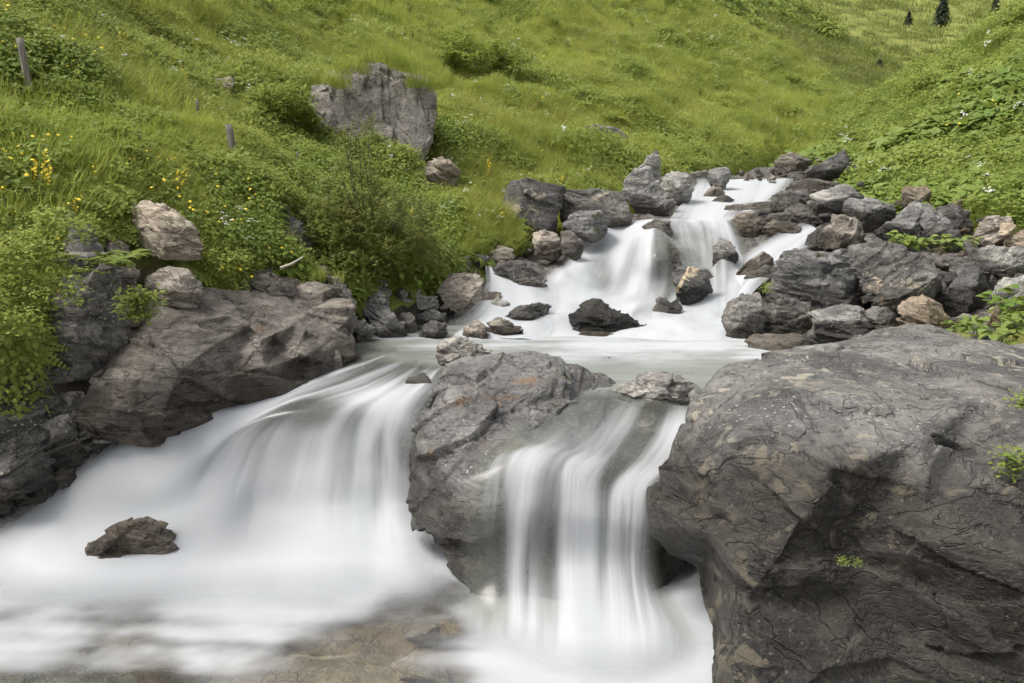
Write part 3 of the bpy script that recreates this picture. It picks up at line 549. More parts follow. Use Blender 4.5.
# --- blocks above
T = [
 ('large dark block with yellow lichen left of the cascade', [(497, 244), (500, 202), (508, 177), (530, 178), (566, 187), (560, 215), (557, 232), (556, 250), (528, 254), (505, 252)], 9.75, 'lichened', dict(topback=.12, bulge=.05, thick=.8, amp=.35, facets=1, jit=.02)),
 ('lichen spotted dark block next to the largest dark block', [(561, 189), (600, 188), (625, 193), (631, 206), (632, 222), (610, 228), (562, 232), (559, 213)], 9.95, 'lichened', dict(topback=.35, bulge=.05, thick=.8, amp=.35, facets=1, jit=.02)),
 ('upright brown block standing on the cascade edge', [(532, 233), (546, 229), (561, 231), (563, 256), (556, 262), (536, 261)], 9.15, 'brown', dict(topback=.2, bulge=.12)),
 ('narrow split block right of the upright brown block', [(560, 230), (571, 231), (584, 248), (581, 260), (568, 263), (563, 252)], 9.1, 'brown', dict(topback=.2)),
 ('light topped wedge block perched above the split block', [(562, 222), (574, 212), (601, 210), (611, 221), (606, 235), (592, 243), (571, 230)], 9.35, 'grey', dict(topback=.7)),
 ('big rounded grey boulder at the left shoulder of the cascade', [(622, 186), (636, 169), (650, 166), (657, 180), (672, 194), (677, 207), (669, 217), (634, 217), (627, 202)], 10.6, 'grey', {}),
 ('spire shaped grey rock behind the rounded shoulder boulder', [(636, 172), (648, 158), (657, 150), (661, 165), (662, 186), (648, 186)], 11.4, 'grey', dict(topback=.2)),
 ('broad grey boulder left of the upper cascade', [(659, 182), (671, 171), (686, 172), (697, 180), (694, 194), (686, 205), (668, 206), (660, 194)], 11.5, 'grey', {}),
 ('pale grey block between the two arms of the upper cascade', [(706, 181), (711, 170), (728, 167), (732, 177), (727, 190), (711, 188)], 13.0, 'grey', dict(topback=.4)),
 ('dark brown stone below the pale grey block', [(703, 196), (706, 189), (716, 185), (725, 192), (723, 200), (707, 200)], 12.3, 'brown', {}),
 ('low flat dark stone at the foot of the upper cascade', [(706, 203), (722, 195), (735, 200), (727, 206), (712, 207)], 11.8, 'dark', {}),
 ('long low rock on the grass edge above the broad boulder', [(684, 180), (690, 173), (705, 170), (712, 174), (706, 182), (692, 184)], 14.2, 'grey', {}),
 ('smooth rock skimmed by water under the upper cascade', [(716, 217), (728, 205), (760, 201), (776, 205), (768, 214), (742, 220)], 10.95, 'grey', dict(topback=1.0)),
 ('brown knobbly boulder at the right shoulder of the cascade', [(730, 220), (744, 211), (761, 215), (769, 228), (766, 240), (752, 246), (741, 240)], 10.0, 'brown', {}),
 ('white topped flat stone beside the brown knobbly boulder', [(764, 219), (768, 213), (783, 213), (792, 219), (780, 224), (767, 224)], 10.3, 'pale', dict(topback=1.0)),
 ('low brown ledge above the right side channel', [(762, 232), (768, 222), (790, 221), (802, 227), (790, 236), (770, 237)], 9.9, 'brown', {}),
 ('dark slanting boulder at the head of the stream', [(803, 181), (808, 172), (824, 161), (846, 149), (850, 158), (842, 176), (826, 183)], 14.8, 'dark', {}),
 ('brown rock tucked under the grass at the head of the stream', [(772, 172), (775, 157), (790, 152), (813, 160), (808, 172), (782, 177)], 16.2, 'brown', {}),
 ('small stone left of the dark slanting boulder', [(784, 180), (790, 172), (802, 171), (806, 178), (795, 184)], 15.0, 'grey', {}),
 ('flat layered slab behind the right bank boulders', [(783, 190), (790, 182), (810, 178), (834, 180), (846, 190), (825, 196), (798, 195)], 13.4, 'brown', {}),
 ('grey boulder with a bright top beside the upper stream', [(765, 205), (770, 196), (782, 190), (802, 191), (814, 197), (804, 210), (774, 213)], 11.9, 'grey', {}),
 ('sloping blue grey slab below the bright topped boulder', [(783, 214), (786, 207), (796, 203), (810, 205), (824, 222), (806, 226), (790, 222)], 10.9, 'grey', dict(topback=1.0)),
 ('large grey boulder in the upper right bank', [(806, 206), (815, 196), (828, 188), (850, 184), (866, 197), (856, 216), (838, 224), (820, 220)], 11.0, 'grey', {}),
 ('long slab with a dark undercut on the right bank', [(842, 210), (849, 197), (872, 199), (893, 205), (897, 213), (888, 228), (864, 233), (848, 222)], 10.2, 'grey', dict(topback=.9)),
 ('tan cube shaped boulder against the grass', [(900, 203), (902, 189), (910, 185), (928, 186), (932, 198), (929, 209), (904, 210)], 11.2, 'tan', dict(topback=.3)),
 ('large triangular grey boulder with a pale tip', [(874, 236), (898, 216), (918, 199), (925, 206), (924, 238), (906, 247), (884, 244)], 9.6, 'grey', dict(topback=.5)),
 ('tilted speckled slab leaning on the triangular boulder', [(916, 202), (930, 202), (950, 224), (965, 246), (953, 252), (930, 243), (919, 226)], 9.5, 'grey', dict(topback=.6)),
 ('dark lumpy boulder behind the tilted speckled slab', [(930, 212), (936, 204), (956, 203), (971, 211), (974, 230), (962, 242), (945, 232)], 10.0, 'dark', {}),
 ('tan rounded boulder half hidden by grass on the right bank', [(960, 206), (963, 197), (973, 189), (989, 186), (994, 198), (984, 208)], 11.2, 'tan', {}),
 ('small tan stone left of the half hidden tan boulder', [(948, 210), (952, 202), (962, 199), (966, 209), (957, 214)], 11.0, 'tan', {}),
 ('dark pyramidal boulder near the right edge', [(973, 240), (980, 222), (988, 215), (1009, 216), (1014, 232), (1002, 248), (980, 247)], 9.2, 'brown', {}),
 ('tan boulder cut by the right edge of the view', [(1001, 250), (1008, 237), (1022, 229), (1042, 228), (1050, 250), (1020, 258)], 8.9, 'tan', {}),
 ('little buff stone on top of the dark pyramidal boulder', [(998, 234), (1002, 224), (1010, 222), (1017, 228), (1014, 236)], 9.0, 'tan', {}),
 ('layered grey boulder in front of the tan edge boulder', [(965, 262), (972, 252), (988, 245), (1014, 245), (1045, 252), (1042, 274), (1004, 279), (980, 270)], 8.4, 'grey', {}),
 ('white stone high in the grass at the right edge', [(1010, 186), (1014, 178), (1024, 173), (1036, 176), (1034, 187)], 11.8, 'pale', {}),
 ('angular grey boulder pile stone above the biggest bank boulder', [(806, 252), (812, 234), (826, 221), (846, 214), (864, 222), (868, 236), (850, 250), (826, 258)], 9.3, 'brown', dict(amp=1.4)),
 ('sharp little rock over the right side channel', [(802, 246), (806, 234), (818, 226), (826, 234), (818, 248)], 9.5, 'grey', {}),
 ('small dark cap stone at the end of the side channel', [(779, 260), (782, 253), (795, 248), (804, 252), (802, 264), (786, 266)], 8.75, 'dark', {}),
 ('brown streaked wedge standing in the right channel', [(730, 286), (736, 273), (748, 260), (763, 251), (774, 260), (768, 272), (748, 284)], 8.55, 'brown', {}),
 ('smooth grey rock glazed with water behind the brown wedge', [(737, 292), (748, 276), (768, 264), (786, 264), (794, 285), (770, 300), (748, 300)], 8.35, 'grey', {}),
 ('left half of the huge dark bank boulder with the flowering tuft', [(764, 302), (772, 278), (780, 262), (800, 254), (842, 248), (858, 272), (862, 295), (872, 314), (836, 322), (790, 318)], 7.75, 'grey', dict(topback=.7, amp=.8, thick=.9)),
 ('huge grey boulder with pale patches, right half of the cracked pair', [(836, 252), (868, 240), (890, 242), (908, 255), (932, 275), (957, 294), (952, 314), (928, 328), (898, 330), (872, 310), (860, 282)], 7.75, 'lichened', dict(topback=.7, amp=.8, thick=.9)),
 ('dark boulder dropping straight into the pool on the right shore', [(721, 322), (727, 305), (745, 295), (764, 292), (767, 318), (764, 342), (746, 356), (727, 356), (728, 338)], 7.0, 'dark', dict(topback=.4)),
 ('dark folded rock below the flowering tuft', [(760, 338), (763, 302), (778, 298), (797, 297), (814, 305), (815, 332), (796, 344)], 7.15, 'lichened', dict(topback=.3)),
 ('blue grey slab between the huge boulders and the giant one', [(808, 310), (832, 304), (852, 304), (872, 318), (882, 334), (850, 344), (818, 344), (810, 330)], 7.05, 'grey', {}),
 ('dark stone filling the gap left of the tan boulder', [(862, 314), (872, 306), (884, 308), (900, 322), (898, 336), (876, 336)], 7.2, 'dark', {}),
 ('wedge stone with a creamy white top behind the giant boulder', [(744, 362), (746, 340), (754, 333), (782, 333), (818, 343), (800, 356), (764, 370)], 6.5, 'pale', dict(topback=.8, amp=.6)),
 ('tiny wet stone at the foot of the right shore', [(704, 355), (712, 350), (724, 350), (726, 358), (712, 360)], 6.85, 'dark', {}),
 ('large tan boulder behind the giant boulder', [(896, 326), (898, 306), (905, 295), (926, 294), (941, 302), (954, 320), (952, 336), (928, 342), (902, 334)], 6.9, 'tan', dict(topback=.5)),
 ('dark tall boulder right of the pale patched one', [(940, 312), (948, 286), (962, 262), (976, 262), (988, 284), (986, 312), (966, 324), (950, 320)], 7.9, 'dark', {}),
 ('dark grey boulder at the right edge above the leaves', [(983, 312), (990, 290), (1000, 278), (1032, 274), (1050, 290), (1040, 306), (1006, 312)], 7.6, 'grey', {}),
 ('small tan stone standing among the leaves at right', [(986, 326), (990, 310), (1000, 304), (1008, 308), (1006, 324), (996, 330)], 7.1, 'tan', {}),
 ('flat white stone between the tan boulder and the leaves', [(950, 326), (955, 317), (967, 313), (978, 318), (972, 326), (958, 330)], 7.1, 'pale', dict(topback=1.0)),
 ('low grey hump rising behind the crest of the giant boulder', [(882, 340), (894, 328), (906, 323), (920, 324), (936, 338), (910, 345)], 6.4, 'grey', dict(topback=1.0)),
 ('flat grey stone partly under leaves behind the giant boulder', [(955, 342), (968, 334), (990, 334), (1004, 341), (985, 348)], 6.4, 'grey', dict(topback=1.0)),
 # in the stream
 ('white veined dark block standing in the cascade', [(671, 270), (675, 266), (692, 267), (709, 271), (714, 292), (702, 302), (686, 308), (676, 296)], 8.0, 'veined', dict(topback=.25, bulge=.08)),
 ('low black wet boulder at the foot of the cascade', [(568, 330), (570, 314), (578, 304), (592, 298), (606, 302), (626, 317), (646, 327), (650, 336), (620, 340), (580, 340)], 7.2, 'black', dict(topback=.5)),
 ('flat brown stone at the waterline under the black boulder', [(576, 336), (584, 330), (606, 331), (618, 335), (604, 340), (584, 341)], 7.1, 'bed', dict(topback=1.0)),
 ('rounded boulder glazed by the cascade, crowned by bare stone', [(634, 285), (638, 262), (646, 245), (658, 237), (670, 241), (680, 256), (684, 280), (664, 300), (644, 300)], 8.62, 'grey', dict(topback=.4, amp=.5)),
 ('small hump under the top lip of the cascade', [(640, 240), (645, 224), (654, 219), (668, 221), (674, 236), (660, 246)], 9.5, 'grey', dict(amp=.5)),
 ('dark rounded rock under the right fan of the cascade', [(712, 268), (714, 248), (722, 238), (732, 243), (739, 258), (735, 270), (722, 274)], 8.8, 'dark', dict(amp=.5)),
 ('small twin pointed rock under white water below the veined block', [(652, 310), (656, 297), (663, 295), (669, 305), (676, 298), (683, 308), (676, 322), (662, 320)], 7.72, 'grey', dict(amp=.5)),
 ('tiny black stone alone in the calm pool', [(599, 364), (603, 359), (610, 357), (617, 362), (612, 367)], 6.3, 'black', {}),
 ('flat lichen patched rock at the lip beside the giant boulder', [(613, 398), (618, 386), (640, 377), (660, 371), (678, 374), (700, 387), (698, 404), (672, 410), (640, 408)], 5.2, 'central', dict(topback=.9, amp=.8, wet=.60)),
]
for lab, pts, Y_, mt, kw in T:
    kw = dict(kw); kw.setdefault('amp', .6 if Y_ > 9 else .8); kw.setdefault('wet', .80 if Y_ < 7.4 else float(zv(Y_)) + .09)
    if 'glazed' in lab or 'under' in lab.split()[:3]: kw['wet'] = 5
    rock(lab, pts, Y=Y_, mat=mt, vox=1.4, name='stone' if 'stone' in lab else 'boulder', **kw)

# --- small loose stones: rubble below the shrub, between the right bank boulders, by the upper stream
def rubble(poly, n, label, group, smin, smax, mats, seed):
    rnd = random.Random(seed)
    xs = [p[0] for p in poly]; ys = [p[1] for p in poly]
    protos = []
    k = 0
    while k < n:
        px, py = rnd.uniform(min(xs), max(xs)), rnd.uniform(min(ys), max(ys))
        if not inside((px, py), poly): continue
        Y = yg(py) + rnd.uniform(-.05, .25)
        s = rnd.uniform(smin, smax)
        if k < 6:
            nn = rnd.choice((6, 7)); pts = []
            for i in range(nn):
                a = 2 * math.pi * i / nn + rnd.uniform(-.3, .3)
                pts.append((px + math.cos(a) * s * rnd.uniform(.8, 1.25), py - math.sin(a) * s * rnd.uniform(.5, .85)))
            o = rock(label, pts, Y=Y, mat=mats[k % len(mats)], name='stone', group=group, vox=1.1, seed=seed * 10 + k)
            protos.append((o, s * Y))
        else:
            src, s0 = protos[rnd.randrange(len(protos))]
            o = src.copy(); COL.objects.link(o)
            o.location = P(px, py, Y)
            f = s * Y / s0
            o.scale = (f * rnd.uniform(.8, 1.2), f, f * rnd.uniform(.7, 1.2)); o.rotation_euler = (rnd.uniform(-.5, .5), rnd.uniform(-.6, .6), rnd.uniform(0, 6.28))
        k += 1
rubble([(440, 262), (470, 246), (500, 240), (535, 252), (530, 266), (500, 282), (470, 296), (440, 300)], 46, 'small broken stone in the rubble heap below the largest dark block', 'small stones heaped below the dark block', 2.5, 6, ['brown', 'grey', 'cream', 'pale'], 4)
rubble([(345, 300), (380, 290), (420, 305), (450, 312), (440, 328), (400, 332), (360, 345), (345, 335)], 34, 'small loose stone wedged among the rubble along the left shore of the middle pool', 'small stones on the left shore of the pool', 3, 6.5, ['grey', 'cream', 'grey', 'pale'], 8)
rubble([(930, 225), (1000, 205), (1070, 205), (1080, 330), (985, 335), (950, 300)], 70, 'small stone filling a gap between the boulders of the right bank', 'small stones among the right bank boulders', 3, 8, ['grey', 'tan', 'brown', 'pale'], 12)
rubble([(770, 178), (850, 182), (905, 205), (860, 222), (800, 232), (770, 226)], 34, 'small stone between the upper right bank boulders near the stream head', 'small stones beside the upper stream', 2, 5, ['grey', 'brown', 'pale'], 16)
rubble([(620, 186), (700, 176), (775, 166), (800, 160), (780, 178), (700, 186), (640, 196)], 26, 'small stone along the grass edge left of the upper cascade', 'small stones at the grass edge of the upper cascade', 2, 4.5, ['grey', 'brown'], 20)
rubble([(800, 165), (845, 150), (862, 160), (885, 190), (850, 185), (815, 178)], 18, 'small stone at the foot of the right meadow near the stream head', 'small stones under the right meadow', 1.6, 4, ['grey', 'brown', 'pale'], 24)

# ---------------------------------------------------------------- water
def water_mat(name='silky_water', streak=1.0, us=26.0, vs=1.1, turb=.12, bodyc=(.30, .29, .25), tint=(.86, .86, .79)):
    m = NT(name)
    uv0 = m.n('UVMap').outputs[0]
    wp = m.n('VectorMath', _operation='SCALE', i0=m.n('VectorMath', _operation='SUBTRACT', i0=m.noise(m.mapping(uv0, (3.0, 1.6, 1)), 1.0, 3, .5).outputs[1], i1=(.5, .5, .5)).outputs[0]); m.put(wp, 'Scale', .10)
    uv = m.n('VectorMath', _operation='ADD', i0=uv0, i1=wp.outputs[0]).outputs[0]
    foam = m.n('Attribute', _attribute_name='foam').outputs['Fac']
    pres = m.n('Attribute', _attribute_name='presence').outputs['Fac']
    sv = m.mapping(uv, (us, vs, 1))
    s1 = m.noise(sv, 1.0, 3, .55, .15).outputs[0]
    s2 = m.noise(m.mapping(uv, (us * .22, vs * .6, 1), loc=(4, 2, 0)), 1.0, 2, .5, .4).outputs[0]
    s = m.math('ADD', m.math('MULTIPLY', m.math('SUBTRACT', s1, .5), streak * .5), m.math('MULTIPLY', m.math('SUBTRACT', s2, .5), streak * 2.5))
    mid = m.math('MULTIPLY', m.math('MULTIPLY', foam, m.math('SUBTRACT', 1.05, foam)), 4.0)
    a = m.math('ADD', foam, m.math('MULTIPLY', s, mid))
    a = m.sstep(a, -.02, .92)
    a = m.math('MULTIPLY', a, .97)
    bp = m.n('Bump', Strength=m.math('MULTIPLY_ADD', mid, .28 * streak, .04), Distance=.05, Height=m.math('MULTIPLY_ADD', s1, .45, s2))
    wc = m.mix(m.sstep(s2, .3, .7), (.56, .58, .60), (.64, .65, .66))
    white = m.n('MixShader', Fac=.3, i1=m.n('BsdfDiffuse', Color=wc, Normal=bp.outputs[0]), i2=m.n('BsdfTranslucent', Color=(.64, .66, .68)))
    body = m.n('BsdfDiffuse', Color=bodyc)
    tr = m.n('BsdfTransparent', Color=tint)
    clear = m.n('MixShader', Fac=turb, i1=tr, i2=body)
    fr = m.n('Fresnel', IOR=1.33)
    clear = m.n('MixShader', Fac=m.math('MULTIPLY', fr.outputs[0], .9), i1=clear, i2=m.n('BsdfGlossy', Color=(1, 1, 1), Roughness=.22))
    mixn = m.n('MixShader', Fac=a, i1=clear, i2=white)
    fin = m.n('MixShader', Fac=pres, i1=m.n('BsdfTransparent'), i2=mixn)
    return m.done(fin)
MAT['fall'] = water_mat('fall_water', .9, 15, .8, .15, (.33, .34, .30), (.8, .82, .76))
MAT['cascade'] = water_mat('cascade_water', 1.3, 16, 1.2, .3, (.33, .35, .31))
MAT['pool'] = water_mat('pool_water', .5, 1.3, 5.0, .07)
MAT['calm'] = water_mat('calm_pool_water', .45, 1.2, 8.0, .55, (.33, .35, .30), (.7, .74, .66))

def crom(A, n, axis):
    A = np.moveaxis(A, axis, 0)
    k = len(A); t = np.linspace(0, k - 1, (k - 1) * n + 1)
    i = np.clip(np.floor(t).astype(int), 0, k - 2); f = (t - i)[:, None, None]
    p0 = A[np.maximum(i - 1, 0)]; p1 = A[i]; p2 = A[i + 1]; p3 = A[np.minimum(i + 2, k - 1)]
    r = .5 * ((2 * p1) + (-p0 + p2) * f + (2 * p0 - 5 * p1 + 4 * p2 - p3) * f**2 + (-p0 + 3 * p1 - 3 * p2 + p3) * f**3)
    return np.moveaxis(r, 0, axis)
def loft(name, lines, mat, n=14, m=14, lift=0, usc=1.0, vsc=1.0, noise=.012, uoff=0):
    """lines: streamlines left to right, each a list of (px, py, depth or height, foam, presence); heights are given as ('z', h)"""
    G = []
    for L in lines:
        row = []
        for q in L:
            px, py, d = q[:3]
            p = P(px, py, z=d[1]) if isinstance(d, tuple) else P(px, py, d)
            row.append((*p, q[3], q[4] if len(q) > 4 else 1.0))
        G.append(row)
    A = np.array(G)                       # lines x rows x 5
    A = crom(crom(A, n, 0), m, 1)
    nc, nr = A.shape[:2]
    V = A[..., :3].reshape(-1, 3)
    q = V.copy()
    wn = fbm(q * 2.2, 3, 91)
    V[:, 1] -= wn * noise * .6; V[:, 2] += wn * noise + lift
    me = grid_mesh(name, V, nc, nr)
    set_attr(me, 'foam', np.clip(A[..., 3].ravel(), 0, 1)); set_attr(me, 'presence', np.clip(A[..., 4].ravel(), 0, 1))
    u = np.repeat(np.linspace(0, 1, nc), nr) * usc + uoff; v = np.tile(np.linspace(0, 1, nr), nc) * vsc
    vi = np.empty(len(me.loops), np.int32); me.loops.foreach_get('vertex_index', vi)
    ul = me.uv_layers.new(name='UVMap'); ul.data.foreach_set('uv', np.stack([u[vi], v[vi]], 1).astype(np.float32).ravel())
    o = link(name, me, None, mat); tag(o, kind='structure')
    return o

zz = lambda h: ('z', h)
m_ = ZM
def build_left_fall(dy=0.0, fm=1.0, name='left_fall_water'):
    D = lambda y: y - dy
    L = [
     [(392, 345, zz(m_), 0, 0), (345, 360, zz(m_), .2, 0), (292, 377, D(5.85), .4, 0), (232, 398, D(5.50), .5, 0), (150, 412, D(5.25), .5, 0), (82, 450, D(5.0), .5, 0), (28, 496, D(4.85), .6, 0), (-30, 540, D(4.65), .8, .3), (-90, 570, zz(.05), .9, 0)],
     [(398, 350, zz(m_), .1, 1), (350, 366, zz(m_), .45, 1), (300, 384, D(5.75), .7, .9), (240, 406, D(5.38), .85, .9), (165, 428, D(5.14), .9, .9), (105, 468, D(4.93), .9, .9), (60, 515, D(4.75), .95, 1), (25, 560, zz(.07), 1, 1), (-10, 600, zz(.02), 1, 0)],
     [(404, 354, zz(m_), .1, 1), (362, 371, zz(m_), .35, 1), (318, 389, D(5.65), .6, 1), (262, 410, D(5.30), .8, 1), (205, 442, D(5.08), .95, 1), (160, 484, D(4.88), .95, 1), (135, 528, D(4.70), 1, 1), (115, 572, zz(.07), 1, 1), (90, 610, zz(.02), 1, 0)],
     [(412, 357, zz(m_), .1, 1), (376, 374, zz(m_), .2, 1), (334, 391, D(5.57), .25, 1), (284, 407, D(5.25), .08, 1), (246, 436, D(5.12), .3, 1), (224, 478, D(4.96), .65, 1), (212, 522, D(4.68), .98, 1), (205, 566, zz(.07), 1, 1), (195, 610, zz(.02), 1, 0)],
     [(420, 359, zz(m_), .1, 1), (390, 377, zz(m_), .2, 1), (354, 393, D(5.53), .3, 1), (312, 407, D(5.22), .05, 1), (280, 434, D(5.13), .25, 1), (264, 476, D(5.0), .4, 1), (256, 520, D(4.82), .7, 1), (252, 562, zz(.07), 1, 1), (255, 610, zz(.02), 1, 0)],
     [(428, 361, zz(m_), .1, 1), (404, 379, zz(m_), .35, 1), (376, 394, D(5.47), .55, 1), (344, 409, D(5.22), .2, 1), (324, 434, D(5.13), .28, 1), (316, 476, D(5.0), .45, 1), (312, 518, D(4.82), .72, 1), (310, 560, zz(.07), 1, 1), (315, 610, zz(.02), 1, 0)],
     [(436, 363, zz(m_), .1, 1), (416, 381, zz(m_), .6, 1), (396, 395, D(5.42), .85, 1), (376, 410, D(5.24), .85, 1), (365, 435, D(5.14), .85, 1), (362, 474, D(5.0), .88, 1), (360, 516, D(4.82), .92, 1), (362, 558, zz(.07), 1, 1), (370, 610, zz(.02), 1, 0)],
     [(444, 366, zz(m_), .1, 1), (428, 384, zz(m_), .5, 1), (414, 398, D(5.40), .65, 1), (400, 414, D(5.24), .75, 1), (394, 440, D(5.13), .42, 1), (392, 476, D(5.0), .5, 1), (392, 514, D(4.82), .7, 1), (400, 556, zz(.07), 1, 1), (420, 610, zz(.02), .9, 0)],
     [(450, 369, zz(m_), .1, 1), (438, 388, zz(m_ - .01), .25, .6), (432, 404, D(5.35), .3, 0), (424, 424, D(5.2), .4, 0), (420, 450, D(5.06), .5, 0), (422, 484, D(4.93), .6, 0), (430, 518, D(4.75), .8, 0), (450, 556, zz(.05), .9, 0), (470, 610, zz(.02), .7, 0)],
    ]
    L = [[(q[0], q[1], q[2], q[3] * fm, q[4] * (1 if dy == 0 else .75)) for q in l] for l in L]
    return loft(name, L, MAT['fall'], 14, 10, usc=1.6, vsc=2.0, uoff=dy * 3)
build_left_fall()

Yr = [5.35, 4.95, 4.52, 4.24, 4.10, 4.01, 3.74]
def rf(pts, fo, pr):
    x, y = pts[-1][:2]
    return _rf(pts, fo, pr) + [(x, y + 46, zz(.02), 1, 0)]
def _rf(pts, fo, pr): return [(p[0], p[1], (zz(m_) if i == 0 else zz(.07) if i == 6 else Yr[i] + (p[2] if len(p) > 2 else 0)), f, q) for i, (p, f, q) in enumerate(zip(pts, fo, pr))]
L = [rf([(556, 384), (522, 412), (488, 440), (468, 470), (462, 505), (458, 550), (458, 594)], [0, 0, 0, .1, .15, .15, .3], [0, 0, 0, .0, .0, .0, 0]),
     rf([(568, 386), (540, 414), (508, 440), (484, 466), (476, 505), (472, 550), (470, 600)], [.0, .03, .08, .34, .38, .36, .4], [.6, .8, .8, .8, .7, .7, .7]),
     rf([(582, 388), (560, 415), (530, 440), (508, 458), (500, 500), (496, 555), (494, 610)], [.0, .05, .1, .36, .3, .2, .35], [1, 1, 1, 1, 1, .9, 1]),
     rf([(600, 391), (582, 418), (556, 440), (536, 456), (528, 500), (522, 560), (520, 618)], [.0, .08, .25, .55, .68, .5, .7], [1] * 7),
     rf([(622, 395), (604, 422), (584, 446), (562, 462), (554, 505), (550, 565), (550, 628)], [.05, .2, .35, .5, .2, .08, .35], [1] * 7),
     rf([(644, 399), (628, 425), (610, 452), (590, 474), (584, 512), (582, 568), (582, 634)], [.1, .4, .35, .75, .95, .95, 1], [1] * 7),
     rf([(664, 403), (652, 426), (634, 456), (614, 482), (610, 516), (608, 570), (612, 636)], [.1, .3, .2, .42, .5, .55, .95], [1] * 7),
     rf([(684, 405), (676, 428), (658, 458), (636, 484), (632, 518), (630, 572), (640, 636)], [.1, .45, .3, .45, .5, .5, .95], [1] * 7),
     rf([(704, 406), (698, 430), (684, 460), (656, 486), (650, 520), (648, 575), (664, 630)], [.1, .3, .25, .45, .45, .4, .8], [1, 1, 1, 1, .9, .8, .9]),
     rf([(724, 406), (716, 430), (700, 462), (676, 488), (666, 522), (664, 576), (690, 626)], [.1, .1, .1, .1, .1, .2, .5], [1, 1, 1, .0, .0, .0, .3])]
loft('right_fall_water', L, MAT['fall'], 14, 12, usc=1.7, vsc=1.8, uoff=3.3)

def field(name, ctrl, y0, y1, r0, r1, nr, nc, zf, mat, sig=34, us=1.0, vs=1.0, rough=.01, lip=None):
    ys = np.linspace(y0, y1, nr); rr = np.linspace(r0, r1, nc)
    Yg, Rg = np.meshgrid(ys, rr, indexing='ij')
    X = (Rg * Yg).ravel(); Yv = Yg.ravel()
    z = zf(X, Yv) + fbm(np.stack([X * 1.5, Yv * 3, 0 * X], 1), 3, 66) * rough
    cx = np.array([P(c[0], c[1], z=c[4] if len(c) > 4 else (zf(np.array([0.]), np.array([(y0 + y1) / 2]))[0])) for c in ctrl])
    sgy = sig
    num = 0; pn = 0; den = 1e-9
    for c, w in zip(ctrl, cx):
        sc = sig * w[1] / F
        g = np.exp(-(((X - w[0]) / sc)**2 + ((Yv - w[1]) / (sc * 1.5))**2) * .5)
        num = num + g * c[2]; pn = pn + g * (c[3] if len(c) > 3 else 1); den = den + g
    dn = den; num = num / den; num = num + fbm(np.stack([X * 2.6, Yv * 3.4, 0 * X], 1), 4, 12) * .34 * 4 * np.clip(num, 0, 1) * np.clip(1 - num, 0, 1); den = 1.0
    pn = pn / dn
    if lip is not None: pn = pn * np.clip((Yv - np.interp(X, lip[0], lip[1])) / .22, 0, 1)
    me = grid_mesh(name, np.stack([X, Yv, z], 1), nr, nc)
    set_attr(me, 'foam', np.clip(num / den, 0, 1)); set_attr(me, 'presence', np.clip(pn, 0, 1))
    vi = np.empty(len(me.loops), np.int32); me.loops.foreach_get('vertex_index', vi)
    ul = me.uv_layers.new(name='UVMap'); ul.data.foreach_set('uv', np.stack([X[vi] * us, Yv[vi] * vs], 1).astype(np.float32).ravel())
    o = link(name, me, None, mat); tag(o, kind='structure'); return o
lowc = [(-100, 480, 1), (0, 520, 1), (60, 520, 1), (120, 540, 1), (200, 540, 1), (280, 540, 1), (350, 540, 1), (400, 545, .95), (440, 560, .7), (470, 590, .5),
        (-60, 600, .9), (0, 600, .9), (60, 590, .95), (120, 590, .98), (200, 590, 1), (280, 595, 1), (350, 590, .95), (410, 590, .6), (440, 600, .35),
        (0, 640, .25), (60, 640, .4), (120, 640, .45), (200, 645, .6), (270, 640, .6), (330, 640, .25), (390, 635, .18), (440, 640, .1), (490, 615, .8), (500, 650, 1), (530, 620, 1), (560, 640, 1), (590, 620, 1), (620, 640, 1), (650, 620, 1), (670, 645, 1), (700, 620, .7), (710, 655, .8), (690, 683, .7), (590, 665, 1), (640, 670, 1),
        (0, 683, .05), (60, 683, .03), (130, 683, .15), (200, 683, .35), (270, 683, .05), (340, 675, .0), (400, 683, .05), (440, 690, .5), (500, 690, .95), (560, 700, 1), (620, 700, .95), (100, 740, .2), (300, 740, .1), (500, 740, .8), (600, 760, .9)]
field('lower_pool_water', lowc, 2.0, 4.95, -1.0, .55, 170, 200, lambda x, y: .03 * np.exp(-((y - 4.4) / .3)**2) + .035 * np.exp(-((y - 3.68) / .2)**2 - ((x - .36) / .3)**2), MAT['pool'], sig=32, rough=.012)
midc = [(360, 350, 0.08), (400, 352, 0.08), (440, 350, 0.15), (480, 345, 0.41), (520, 345, 0.56), (560, 345, 0.64), (620, 342, 0.68), (680, 342, 0.64), (730, 348, 0.38),
        (420, 365, 0.08), (500, 358, 0.22), (560, 358, 0.38), (620, 360, 0.34), (680, 362, 0.22), (720, 370, 0.11), (450, 380, 0.04), (560, 375, 0.04), (620, 378, 0.04), (680, 385, 0.06), (720, 395, 0.06), (600, 395, 0.08), (660, 400, .1),
        (480, 325, .9), (540, 330, 1), (600, 335, 1), (680, 330, 1), (740, 335, 1), (400, 338, .3), (440, 338, .4)]
field('middle_pool_water', midc, 5.25, 7.6, -.35, .32, 120, 220, lambda x, y: ZM + .0 * x, MAT['calm'], sig=24, rough=.006, lip=([-2, -1.2, -.6, -.3, .2, 2], [6.55, 6.3, 6.0, 5.75, 5.32, 5.27]))

